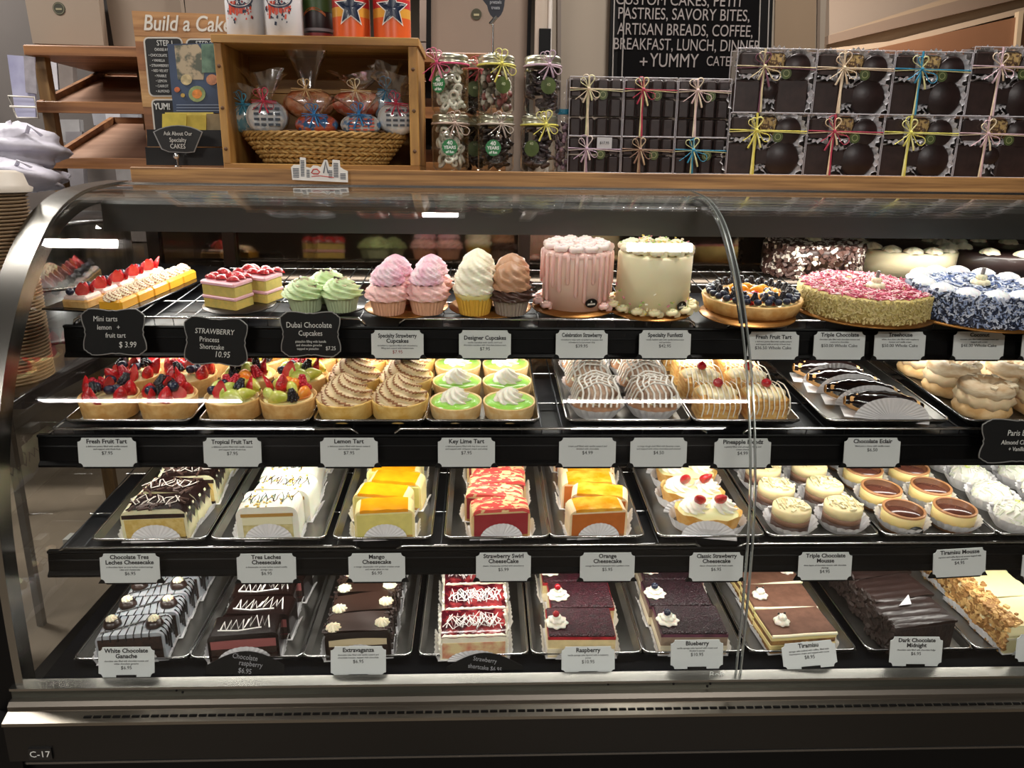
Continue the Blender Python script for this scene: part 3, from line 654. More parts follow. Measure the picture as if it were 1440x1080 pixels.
def k_ganache(root,v=0):
    w,d,h=.115,.056,.058
    bar_thing(root,w,d,h,mt('a4a8ad',.3,coat=.4,sss=.1,h2='9a9da3',sc=20),[('chocolate_sponge',.002,.050,DCHM,.93,0),('ganache_layer',.020,.024,mt('0d0707',.3),.935,0)],r=.012)
    mb=MB()
    for i in range(7):
        x=-.045+i*.013; mb.tube([(x,-d/2-.002,h-.012),(x+.001,-d/2-.001,h+.0),(x+.004*math.sin(i),0,h+.0014),(x+.002,d/2,h+.001)],.0012,5,flat=.6)
    mb.tube([(-.05,-.02,h+.001),(0,.0,h+.0018),(.05,.022,h+.001)],.0022,5,flat=.5)
    for i in range(5):
        y=-d/2+.006+i*.011; mb.tube([(w/2-.006,y,h-.0),(w/2+.001,y+.001,h-.016),(w/2+.0015,y,h-.03-.012*(i%3))],[.002,.0035,.0016],6,flat=.5)
    mb.build('chocolate_drizzle',mt('120b0b',.2,coat=.6),root)
    for s in (-1,1):
        mb=MB(); mb.lathe([(.001,0),(.0155,0),(.0155,.003),(.0125,.010),(.009,.012),(.001,.0125)],20,c=(s*.037,-.004*s,h),fn=lambda a,j:1+.03*math.cos(14*a)); mb.build('chocolate_cup',mt('2a1a14',.35,coat=.3),root)
        mb=MB(); swirl(mb,.0088,.009,k=8,tw=.1,amp=.2,c=(s*.037,-.004*s,h+.0115),n=40,m=6); mb.build('cream_star',CRY,root)
def k_craspb(root,v=0):
    w,d,h=.122,.056,.056
    bar_thing(root,w,d,h,mt('1a0d0b',.25,coat=.5,var=.15,sc=20),[('raspberry_cream',.028,.044,mt('9b5a58',.5),.92,.001),('chocolate_sponge',.002,.027,DCHM,.92,0),('raspberry_layer',.012,.014,mt('7a1f2e',.4),.925,0)],r=.010,fh=.032)
    mb=MB(); zig(mb,-.042,.004,-.016,.010,h+.0012,9,.0018,seed=v,jit=.5); zig(mb,.002,.046,-.012,.018,h+.0022,8,.0015,seed=v+3,jit=.6); mb.tube([(-.045,-.014,h+.001),(-.01,-.018,h+.001),(.03,-.012,h+.001)],.0018,5,flat=.6); mb.build('white_drizzle',mt('e9e4e0',.4),root)
def k_extra(root,v=0):
    w,d,h=.116,.056,.058
    bar_thing(root,w,d,h,mt('20140f',.35,coat=.2,var=.2,sc=30),[('cream_layer',.030,.042,mt('cdbb98',.5),.88,.003),('chocolate_sponge',.002,.029,DCHM,.9,0)],r=.012)
    mb=MB()
    mb.grid(lambda i,j:(-w*.46+w*.92*i/10,-d/2+d*j/6,h+.0015+.004*math.sin(PI*i/10)*(.5+.5*math.cos(PI*j/6+i*.3))),10,6); mb.build('chocolate_icing',mt('35221b',.35,coat=.2,var=.1,sc=20),root)
    mb=MB()
    chips(mb,lambda q:(Vector((q.choice((-1,1))*(w/2-q.uniform(-.002,.012)),q.uniform(-d/2,d/2),h-.002+q.uniform(-.003,.004))),(0,0,1)),60,.005,1,seed=v,asp=(1.8,.6,.5))
    chips(mb,lambda q:(Vector((w/2+.0015,q.uniform(-d/2,d/2),q.uniform(.012,h))),(1,0,0)),40,.005,1,seed=v+3,asp=(1.8,.6,.5))
    mb.build('chocolate_flakes',mt('2b1b16',.45),root)['kind']='stuff'
    for s in (-1,1):
        mb=MB(); swirl(mb,.0125,.010,k=9,tw=.05,amp=.16,c=(s*.043,-.012+.004*s,h+.002),n=45,m=6); mb.build('cream_star',CRY,root)
def k_swhite(root,v=0):
    w,d,h=.122,.075,.050
    bar_thing(root,w,d,h,mt('efe8d2',.5,sss=.2,bump=.4,bsc=140,sc=60,var=.05),[('sponge_layer',.004,.036,mt('e4cf9c',.6,h2='cc6a5a',sc=40),.93,0)],r=.008,fh=.022)
    mb=MB(); q=random.Random(v)
    mb.grid(lambda i,j:(-w*.48+w*.96*i/14,-d/2-.001+(d+.002)*j/8,h+.0015+.0012*math.sin(i*1.7+j*2.3+v)-(.004 if j==0 else 0)),14,8); 
    mb.build('berry_glaze',mt('4a0c18',.2,coat=.8,h2='a83a3c',sc=30,bump=.5,bsc=90,thr=(.36,.5)),root)
    mb=MB(); scribble(mb,.095,.05,h+.004,40,.0011,v+5); scribble(mb,.08,.06,h+.005,34,.001,v+8,cx=.01); zig(mb,-.05,.05,-.02,.02,h+.004,14,.0011,seed=v); mb.build('white_chocolate_curls',mt('f1ece8',.5),root)
    mb=MB(); chips(mb,lambda q:(Vector((q.choice((-1,1))*w*.49,q.uniform(-d/2,d/2),q.uniform(.01,h+.003))),(1,0,.3)),70,.007,1,seed=v,asp=(1.6,1,.4)); mb.build('white_chocolate_flakes',mt('efe9d8',.5),root)['kind']='stuff'
def k_jam(root,v=0,jam='250812',jam2='43101f',sp='e4cf9c',berry='raspberry',side=1):
    w,d,h=.122,.082,.046
    bar_thing(root,w,d,h,mt(sp,.5,sss=.15,bump=.3,bsc=200,sc=80,var=.06),[('sponge_layer',.004,.020,mt('efe3c6',.5),1.005,0)],r=.004,fh=.022)
    mb=MB().box(-w/2+.001,w/2-.001,-d/2-.0005,d/2+.0005,h-.001,h+.004,bev=.002); mb.build('berry_jelly',mt(jam,.42,h2=jam2,sc=150,coat=.12,bump=1,bsc=330,vor=True),root)
    mb=MB().box(-w/2-.0005,w/2+.0005,-d/2-.0008,d/2+.0008,h-.007,h-.0008); mb.build('jam_seep',mt('a8242c' if berry=='raspberry' else '5b3040',.4,var=.3,sc=40),root)
    x=-side*w*.36; mb=MB(); tiers(mb,.0205,.018,3,k=8,c=(x,-.008,h+.004),amp=.10,rot=v); mb.build('cream_rosette',CR,root)
    if berry=='raspberry': MB().ball(.0066,(x-.002,-.010,h+.026),10,8).build('cherry',CHERRY,root)
    else: fruit('blueberry',root,(x-.002,-.010,h+.018),(0,0,0),1.1)
def k_rasp(r,v=0): k_jam(r,v,side=(1,-1)[v%2])
def k_blue(r,v=0): k_jam(r,v,'17050c','2b0b17','9a8470','blueberry',side=(1,-1)[v%2])
def k_tiramisu(root,v=0):
    w,d=.125,.078; z=0; Y1=mt('e3cf8e',.5,sss=.15); S1=mt('a67c45',.7,h2='6d4a2b',sc=60,bump=.4,bsc=240)
    for i,(nm,hh,m) in enumerate((('sponge_layer',.010,S1),('cream_layer',.009,Y1),('sponge_layer',.010,S1),('cream_layer',.009,Y1),('cocoa_top',.004,mt('5c3a29',.75,h2='6c4836',sc=60)))):
        e=.001*(i%2); MB().box(-w/2-e,w/2+e,-d/2-e,d/2+e,z,z+hh,bev=.0015).build(nm,m,root); z+=hh
    mb=MB(); mb.tube([(-w/2,-d/2-.001,z-.003),(-w/4,-d/2-.0015,z-.0035),(0,-d/2-.001,z-.003),(w/2,-d/2-.001,z-.004)],.0032,6); mb.build('cream_edge',CRY,root)
    x=(-.03,.045,-.04)[v%3]; mb=MB(); tiers(mb,.0145,.017,2,k=7,c=(x,-.006,z),amp=.1); mb.build('cream_rosette',CR,root)
    mb=MB(); 
    for s in (-1,1): mb.ball(.0024,(x+s*.006,-.002,z+.018),6,4)
    mb.build('chocolate_pearls',DCH,root)
    liner(w,d,fh=.026,fw=w*.7).build('paper_liner',PAPER,root)
def k_dark(root,v=0):
    w,d,h=.132,.074,.062
    MB().box(-w/2,w/2,-d/2,d/2,0,h-.006,bev=.004).build('chocolate_cake',mt('180e0c',.65,h2='2b1b16',sc=60,bump=.7,bsc=160),root)
    mb=MB(); mb.grid(lambda i,j:(-w/2-.001+(w+.002)*i/10,-d/2-.001+(d+.002)*j/14,h-.004+.004*abs(math.sin(j*.9+.15*i))-.001*(i%2)-(.004 if i in(0,10) else 0)),10,14)
    mb.box(-w/2,w/2,-d/2,d/2,h-.008,h-.003)
    mb.build('fudge_frosting',mt('281a17',.4,coat=.2,var=.15,sc=40),root)
    mb=MB(); chips(mb,lambda q:(Vector((-w/2-.001,q.uniform(-d/2,d/2),q.uniform(.002,h))),(-1,0,0)),90,.006,1,seed=v,asp=(1.5,1,.5)); mb.build('cake_crumbs',mt('291a15',.6),root)['kind']='stuff'
    if v<2:
        M=Matrix.Translation((.0,.024,h+.004))@Matrix.Rotation(R_(40),4,'X'); MB().prism([(-.016,-.006),(.010,-.006),(.012,.012)],-.0012,.0012,'z',M=M).build('white_chocolate_shard',mt('e6e3ea',.4),root)
def k_nut(root,v=0):
    w,d,h=.120,.085,.058
    bar_thing(root,w,d,h,mt('e6dcae',.5,sss=.15,var=.04,sc=40),[('cream_layer',.03,.034,mt('f3ecd4',.5),1.004,0)],r=.008,fh=.02)
    mb=MB(); mb.grid(lambda i,j:(-w/2+w*i/10,-d/2+d*j/10,h+.001+.002*abs(math.sin(j*.8+i*.4))),10,10); mb.build('cream_top',mt('ecdca6',.45,coat=.2,var=.06,sc=30),root)
    mb=MB(); chips(mb,lambda q:(Vector((-w/2-.001,q.uniform(-d/2,d/2),q.uniform(.002,h))),(-1,0,0)),150,.0065,2,seed=v,asp=(1.3,1,.8))
    chips(mb,lambda q:(Vector((-w/2+abs(q.gauss(0,.016)),q.uniform(-d/2,d/2),h+.003)),(0,0,1)),110,.006,2,seed=v+5,asp=(1.3,1,.8))
    mb.build('chopped_nuts',[mt('cda568',.6),mt('9b6f3c',.6)],root)['kind']='stuff'
# ================================================================ TRAYS
def tray(r,x0,x1,label,depth=.50,d0=.004,h=.012,mat=None):
    w=x1-x0; mb=MB(); e=.010
    # floor, sloping walls, rolled rim
    b=[(e,e),(w-e,e),(w-e,depth-e),(e,depth-e)]; t=[(0,0),(w,0),(w,depth),(0,depth)]
    mb.add([(x,y,.001) for x,y in b]+[(x,y,h) for x,y in t]+[(x,y,-.0002) for x,y in b]+[(x,y,h-.001) for x,y in t],
      [(0,1,2,3)]+[(i,4+i,4+(i+1)%4,(i+1)%4) for i in range(4)]+[(11,10,9,8)]+[(8+i,8+(i+1)%4,12+(i+1)%4,12+i) for i in range(4)])
    root=thing('serving_tray',label,'tray',SPT(r,x0,d0,.0022 if r<4 else .0005),tilt(SH[r][2]),'steel serving trays')
    mb.build('pan',mat or ALU,root)
    c=.012; rim=[]
    for (x,y,a) in ((c,c,PI),(w-c,c,-PI/2),(w-c,depth-c,0),(c,depth-c,PI/2)):
        for k in range(4): rim.append((x+c*math.cos(a+k*PI/6),y+c*math.sin(a+k*PI/6),h))
    MB().tube(rim,.0022,6,closed=True).build('rolled_rim',CHROME,root)
    return root
NUM={2:['left','right'],1:['']}
def fill(r,x0,x1,fn,kname,cat,desc,group,cols,rows,d0,pitch,margin=.008,nvar=3,jit=.002,ang=0,lift=.0035,xs=None,stag=0,skip=(),angs=None):
    protos={}; w=x1-x0; q=random.Random(hash(kname)%1000 if False else len(kname)*7+r)
    for j in range(rows):
        for i in range(cols):
            if (i,j) in skip: continue
            v=(i+2*j)%nvar
            cx=(x0+x1)/2 if cols==1 else x0+margin+(w-2*margin)*(i+.5)/cols
            if xs: cx+=xs[j%len(xs)]
            d=d0+pitch*j+(stag if i%2 else 0)+(D4-.012 if r==4 else 0)
            a=(angs[j%len(angs)] if angs else ang)+q.uniform(-1,1)*R_(2)
            loc=SPT(r,cx+q.uniform(-jit,jit),d,lift); rot=tilt(SH[r][2],a)
            side=(' in the left column' if i==0 else ' in the right column' if i==cols-1 else ' in the middle column') if cols>1 else ''
            o_=ORD[j] if j<6 else 'rear'
            lab=f"{o_} {desc}{side}"
            if v in protos: clone(protos[v],loc,rot,lab)
            else:
                t=thing(kname,lab,cat,loc,rot,group); fn(t,v); protos[v]=t
T=[]
D4=onshelf(4,690,928)[1]
def TR(r,a,b,what,py=None,**k):
    if r==4: k['d0']=D4
    x0,x1=fx(r,a,py),fx(r,b,py); tray(r,x0,x1,f"long steel tray holding the {what}",**k); return x0,x1
# ---- second shelf
x=TR(2,98,272,'fresh fruit tarts'); fill(2,*x,k_fruit,'fruit_tart','tart','round tart of strawberries and dark berries','fresh fruit tarts on the second shelf',2,4,.060,.104,margin=.002)
x=TR(2,284,438,'tropical fruit tarts'); fill(2,*x,k_tropic,'tropical_fruit_tart','tart','round tart of kiwi, melon, orange and berries','tropical fruit tarts on the second shelf',2,4,.058,.102,margin=-.002)
x=TR(2,444,598,'lemon meringue tarts'); fill(2,*x,k_lemon,'lemon_tart','tart','lemon tart under brown toasted meringue swirl','lemon tarts on the second shelf',2,4,.058,.104,margin=-.002)
x=TR(2,600,757,'key lime tarts'); fill(2,*x,k_lime,'key_lime_tart','tart','bright green lime tart with white cream swirl','key lime tarts on the second shelf',2,4,.054,.098,margin=.002)
x=TR(2,796,968,'drizzled cream puffs'); fill(2,*x,k_puff,'cream_puff','cream puff','white drizzled cream puff in a fluted paper','cream puffs on the second shelf',2,3,.060,.100,margin=.006)
x=TR(2,972,1120,'cherry topped pineapple pastries'); fill(2,*x,k_pine,'pineapple_pastry','pastry','flaky iced pineapple pastry with a red cherry','pineapple pastries on the second shelf',2,4,.050,.088,margin=.008,xs=[0,-.006])
x=TR(2,1158,1328,'chocolate eclairs'); fill(2,*x,k_eclair,'chocolate_eclair','eclair','dark glazed chocolate eclair leaning on white paper','chocolate eclairs on the second shelf',1,4,.052,.060,xs=[.012,0,-.010,-.018],angs=[R_(-14)])
x=TR(2,1352,1530,'Paris brest rings'); fill(2,*x,k_paris,'choux_ring','pastry','cream filled choux ring with almond flakes','choux rings on the second shelf',2,3,.060,.104,margin=.0)
# ---- third shelf
x=TR(3,134,292,'chocolate tres leches slices'); fill(3,*x,k_choctres,'cheesecake_slice','cake slice','dark chocolate glazed tres leches slice with pale sides','chocolate tres leches slices',1,6,.044,.061,xs=[.010,.014,.017],angs=[R_(2),R_(-4),R_(5)])
x=TR(3,300,458,'white tres leches slices'); fill(3,*x,k_tres,'tres_leches_slice','cake slice','white creamy tres leches slice with chocolate squiggles','white tres leches slices',1,6,.048,.064,xs=[-.003,.008,.004],angs=[R_(3),R_(-5),R_(2)])
x=TR(3,470,607,'mango cheesecakes'); fill(3,*x,k_mango,'mango_cheesecake','cake slice','yellow glazed mango cheesecake slice','mango cheesecake slices',1,6,.040,.052,xs=[.003,-.005,.011,.003],angs=[R_(3),R_(-8),R_(-10),R_(-3)])
x=TR(3,626,771,'strawberry swirl cheesecakes'); fill(3,*x,k_swirl,'strawberry_cheesecake','cake slice','red and cream marbled strawberry cheesecake slice','strawberry swirl cheesecake slices',1,6,.040,.050,xs=[.004,-.003,.004],angs=[R_(4),R_(-7),R_(6)])
x=TR(3,774,905,'orange cheesecakes'); fill(3,*x,k_orange,'orange_cheesecake','cake slice','orange speckled glazed cheesecake slice','orange cheesecake slices',1,6,.040,.050,xs=[.000,.012,-.002],angs=[R_(5),R_(-9),R_(-2)])
x=TR(3,925,1074,'strawberry topped cheesecakes'); fill(3,*x,k_classic,'strawberry_boat','cheesecake','cream topped cheesecake boat with two strawberry halves','classic strawberry cheesecakes',1,5,.056,.078,angs=[R_(-8),R_(-18)],xs=[.004,-.004])
x=TR(3,1080,1236,'layered mousse cups'); fill(3,*x,k_mousse,'mousse_cake','mousse cake','layered chocolate and white mousse round','triple chocolate mousse rounds',2,5,.046,.080,margin=.004,stag=.006)
x=TR(3,1243,1402,'tiramisu mousse rounds'); fill(3,*x,k_tira,'tiramisu_mousse','mousse cake','cream mousse round with brown chocolate disc on top','tiramisu mousse rounds',2,5,.050,.082,margin=.002,stag=.006)
x=TR(3,1406,1580,'white coconut mounds'); fill(3,*x,k_coco,'coconut_mound','pastry','white coconut flaked mound in paper cup','coconut mounds on the third shelf',2,5,.050,.078,margin=.004,stag=.01)
# ---- bottom deck
x=TR(4,112,268,'white chocolate ganache slices'); fill(4,*x,k_ganache,'ganache_slice','cake slice','white iced chocolate slice with two dark chocolate cups','white chocolate ganache slices',1,5,.042,.060,xs=[0,.002],angs=[R_(5)])
x=TR(4,272,427,'chocolate raspberry slices'); fill(4,*x,k_craspb,'raspberry_chocolate_slice','cake slice','dark glazed slice with pink filling and white drizzle','chocolate raspberry slices',1,5,.042,.060,xs=[-.004,.006],angs=[R_(4),R_(-3)])
x=TR(4,428,578,'flaked chocolate slices'); fill(4,*x,k_extra,'chocolate_cream_slice','cake slice','brown iced slice with two white cream stars','chocolate slices with cream stars',1,5,.042,.060,angs=[R_(3),R_(8)])
x=TR(4,590,742,'white slices with red berry glaze'); fill(4,*x,k_swhite,'berry_glazed_slice','cake slice','white flaked slice with red glaze and white curls','white berry glazed slices',1,4,.048,.082,angs=[R_(2)])
x=TR(4,748,902,'raspberry slices'); fill(4,*x,k_rasp,'raspberry_slice','cake slice','dark red raspberry jelly slice with cream rosette and cherry','raspberry jelly slices',1,4,.052,.086,xs=[-.010,.002],nvar=2)
x=TR(4,905,1046,'blueberry slices'); fill(4,*x,k_blue,'blueberry_slice','cake slice','purple blueberry jelly slice with cream rosette and berry','blueberry jelly slices',1,4,.056,.086,xs=[.0,-.004],nvar=2)
x=TR(4,1054,1206,'tiramisu slices'); fill(4,*x,k_tiramisu,'tiramisu_slice','cake slice','layered tiramisu slice with cocoa top and cream rosette','tiramisu slices',1,4,.058,.082,xs=[-.002,-.004],angs=[R_(6),R_(2)])
x=TR(4,1222,1372,'dark chocolate cake slices'); fill(4,*x,k_dark,'dark_chocolate_slice','cake slice','large dark fudge frosted chocolate slice','dark chocolate cake slices',1,4,.055,.080,angs=[R_(10)])
x=TR(4,1376,1530,'nut covered cream slices'); fill(4,*x,k_nut,'nut_cream_slice','cake slice','pale cream slice coated with chopped nuts','nut coated cream slices',1,4,.055,.088,angs=[R_(6)],xs=[.004])
# ================================================================ TOP SHELF
GOLD=mt('9a6a34',.33,.75,var=.1,sc=20)
def board(px,py,wpx,label,mat=None,asp=1):
    """round cake board; px,py = front edge"""
    x,d=onshelf(1,px,py); sc=(SPT(1,x,d)-Vector((0,0,CAMH))).dot(FW)/F; R=wpx*sc/2
    t=thing('cake_board',label,'cake board',SPT(1,x,d+R,.0025),tilt(SH[1][2]),'cake boards on the top shelf')
    MB().lathe([(.001,0),(R-.001,0),(R,.0012),(R-.001,.0025),(.001,.0025)],48).build('disc',mat or GOLD,t)
    return x,d+R,R
def on1(x,d,h=.0055,a=0): return SPT(1,x,d,h),tilt(SH[1][2],a)
CUPK={}
def cupcake(root,kind,v=0,R=.031):
    cols={'green':('b9c6a0','b5cf8e','3a2a20'),'pink':('d8a58a','eeb7b4','f3d9dc'),'vanilla':('d9a83e','f2ead0','f6f3ea'),'choc':('3d2a22','4b3229','a97a5a')}[kind]
    h=.030
    def g(i,j):
        a=2*PI*i/60; t=j/3; r=(R*.78+R*.24*t)+(.0009 if i%2 else -.0009); return (r*math.cos(a),r*math.sin(a),h*t)
    MB().grid(g,60,3,cu=True,sm=False).build('fluted_liner',mt(cols[0] if kind!='choc' else 'b9a79c',.6,h2=cols[0] if kind!='choc' else '2c1c16',sc=1),root)
    if kind=='green':
        mb=MB(); swirl(mb,R*1.15,.034,k=7,tw=.55,amp=.13,c=(0,0,h-.003),n=56,m=14,rot=v,pw=1.9); mb.build('pistachio_frosting',mt('b5d08e',.45,sss=.2,h2='c9dca8',sc=20,bump=.7,bsc=70),root)
        mb=MB(); chips(mb,lambda q:((lambda a,r:(Vector((r*math.cos(a),r*math.sin(a),h+.03-r*.75)),(0,0,1)))(q.uniform(0,6.28),q.uniform(.003,.022))),16,.007,2,seed=v,asp=(1.6,.9,.6)); mb.build('chocolate_pieces',[mt('3a271f',.4),mt('cbbf9d',.5)],root)['kind']='stuff'
    elif kind=='pink':
        mb=MB(); swirl(mb,R*1.12,.030,k=11,tw=.25,amp=.10,c=(0,0,h-.004),n=66,m=10,rot=v,pw=3.5); mb.build('pink_frosting',mt('edb6b0',.45,sss=.25,h2='f3c6c2',sc=30,bump=.7,bsc=70),root)
        mb=MB(); swirl(mb,R*.86,.034,k=12,tw=.35,amp=.10,c=(0,0,h+.021),n=72,m=14,rot=v,pw=2.2); mb.build('pink_crown',mt('e7a9c0',.45,sss=.25,h2='f4dbe2',sc=40,bump=.7,bsc=70),root)
    elif kind=='vanilla':
        mb=MB(); mb.ball(R*1.08,(0,0,h+.004),20,8,sc=(1,1,.5),fn=lambda a,b:1+.03*math.cos(6*a)); mb.build('custard_layer',mt('dccf8c',.45,sss=.2),root)
        mb=MB(); swirl(mb,R*1.05,.060,k=9,tw=.55,amp=.09,c=(0,0,h+.006),n=63,m=18,rot=v,pw=3); mb.build('vanilla_frosting',mt('f2ebd2',.45,sss=.25,bump=.7,bsc=70),root)
    else:
        mb=MB(); swirl(mb,R*1.12,.024,k=8,tw=.3,amp=.16,c=(0,0,h-.004),n=56,m=10,rot=v,pw=3.5); mb.build('dark_frosting',mt('4b3028',.4,coat=.2),root)
        mb=MB(); swirl(mb,R*.98,.046,k=8,tw=.45,amp=.07,c=(0,0,h+.012),n=56,m=16,rot=v,pw=3); mb.build('light_chocolate_frosting',mt('b58868',.45,sss=.15),root)
def cupcakes(kind,pts,desc,grp,s=1):
    pr=None
    for i,(x,d,lab) in enumerate(pts):
        L,rt=on1(x,d,.0055,i*.8)
        if pr is None: pr=thing('cupcake',lab,'cupcake',L,rt,grp); cupcake(pr,kind,0); pr.scale=(s,)*3
        else: clone(pr,L,rt,lab,sc=s)
# mini tarts on a long black tray
xa,da=onshelf(1,150,441); xb,db=onshelf(1,292,380)
LM=math.hypot(xb-xa,db-da)
t=thing('black_slate_tray','long black tray under the mini tarts at far left of top shelf','tray',SPT(1,xa,da,.0025),tilt(SH[1][2],math.atan2(db-da,xb-xa)))
MB().box(-.01,LM+.02,-.045,.125,0,.003,bev=.001).build('slab',BLKG,t); ANG=math.atan2(db-da,xb-xa)
def mini(kind,i,lab):
    u=(i+.5)*.055+.0; v=.028 if kind=='m' else .080
    if kind=='m': v=.020
    x=xa+u*math.cos(ANG)-v*math.sin(ANG); d=da+u*math.sin(ANG)+v*math.cos(ANG)
    return x,d
pf=pm=None
for i in range(5):
    u=.03+i*.052
    for kind in ('fruit','meringue'):
        v=.012 if kind=='meringue' else .066
        x=xa+u*math.cos(ANG)-v*math.sin(ANG)+(.016 if kind=='meringue' else 0); d=da+u*math.sin(ANG)+v*math.cos(ANG)
        L,rt=on1(x,d,.006,ANG); lab=f"{ORD[i]} mini {'strawberry and blueberry' if kind=='fruit' else 'lemon meringue'} tart on the black tray"
        if kind=='fruit':
            if pf: clone(pf,L,rt,lab); continue
            pf=t=thing('mini_fruit_tart',lab,'tart',L,rt,'mini tarts on the top shelf')
            MB().box(-.027,.027,-.026,.026,0,.016,bev=.004).build('pastry_shell',CRUST,t); MB().box(-.024,.024,-.024,.024,.013,.022,bev=.004).build('cream_filling',mt('f0d9cf',.5,sss=.2),t)
            for (a,b,k,s) in ((-.015,-.012,'strawberry_half',1.3),(.012,-.014,'strawberry_half',1.2),(0,.010,'blueberry',1.1),(.015,.012,'blackberry',1.1),(-.016,.012,'blueberry',1.15),(.0,-.004,'strawberry',1.2)): fruit(k,t,(a,b,.022),(R_(18),0,a*60),s)
        else:
            if pm: clone(pm,L,rt,lab); continue
            pm=t=thing('mini_lemon_tart',lab,'tart',L,rt,'mini tarts on the top shelf')
            MB().box(-.027,.027,-.024,.024,0,.018,bev=.004).build('lemon_filling',mt('e8a82c',.35,sss=.2,coat=.3),t)
            mb=MB()
            for a in (-.014,.014): swirl(mb,.0165,.017,k=7,tw=.35,amp=.12,c=(a,0,.016),mi=0,mi2=1,n=49,m=8,rot=a*80)
            mb.build('toasted_meringue',[mt('f3e2c2',.5,sss=.2),mt('9a643c',.6)],t)
# strawberry layer slice
x,d,R=board(322,445,104,'black gold-edged round board under the strawberry layer slice',mt('2a2019',.3,.3))
for k_,(dx,dd,lab) in enumerate(((-.016,-.010,'strawberry topped layered sponge slice at left of top shelf'),(.028,.040,'second strawberry sponge slice just behind the front slice'))):
    L,rt=on1(x+dx,d+dd,.0055,R_(-24)); t=thing('strawberry_layer_slice',lab,'cake slice',L,rt,'strawberry layer slices'); w_,d_=.076,.052; z=0
    for i,(nm,hh,m) in enumerate((('sponge_layer',.018,mt('e2c063',.7,h2='c9b463',sc=80,bump=.4,bsc=240)),('pink_cream',.006,mt('eeb6c0',.45,sss=.2)),('sponge_layer',.020,mt('d9c06a',.7,h2='c9b463',sc=80,bump=.4,bsc=240)),('pink_cream',.007,mt('f0bcc6',.45,sss=.2)))):
        e=.0015*(i%2); MB().box(-w_/2-e,w_/2+e,-d_/2-e,d_/2+e,z,z+hh,bev=.0025).build(nm,m,t); z+=hh
    q=random.Random(k_)
    for i in range(9): fruit('strawberry_half',t,(-.03+.03*(i%3)+q.uniform(-.004,.004),-.018+.018*(i//3),z+.004),(R_(q.uniform(-80,-50)),R_(180),q.uniform(-.6,.6)),q.uniform(1.2,1.6))
# cupcakes
x,d,R=board(452,447,112,'small dark round board under the green cupcakes',mt('1b1714',.3,.2)); 
cupcakes('green',[(x-.034,d-.040,'left green pistachio cupcake above the chalk cupcake sign'),(x+.032,d-.036,'right green pistachio cupcake above the chalk cupcake sign'),(x-.004,d+.026,'green pistachio cupcake half hidden behind the front pair')],'','green pistachio cupcakes',1.05)
x,d,R=board(566,450,124,'gold round board under the pink cupcakes'); 
cupcakes('pink',[(x-.028,d-.050,'front left pink frosted cupcake on gold board'),(x+.044,d-.046,'front right pink frosted cupcake on gold board'),(x-.020,d+.022,'rear left pink frosted cupcake on gold board'),(x+.048,d+.026,'rear right pink frosted cupcake on gold board')],'','pink strawberry cupcakes',1.12)
x,d,R=board(690,450,122,'gold round board under the vanilla and chocolate cupcakes')
cupcakes('vanilla',[(x-.030,d-.050,'front cream white vanilla cupcake in a yellow liner'),(x-.024,d+.022,'rear cream white vanilla cupcake behind the front one')],'','vanilla cupcakes',1.12)
cupcakes('choc',[(x+.038,d-.050,'front chocolate cupcake with dark frosting and striped liner'),(x+.042,d+.022,'rear chocolate cupcake behind the striped one')],'','chocolate cupcakes',1.12)
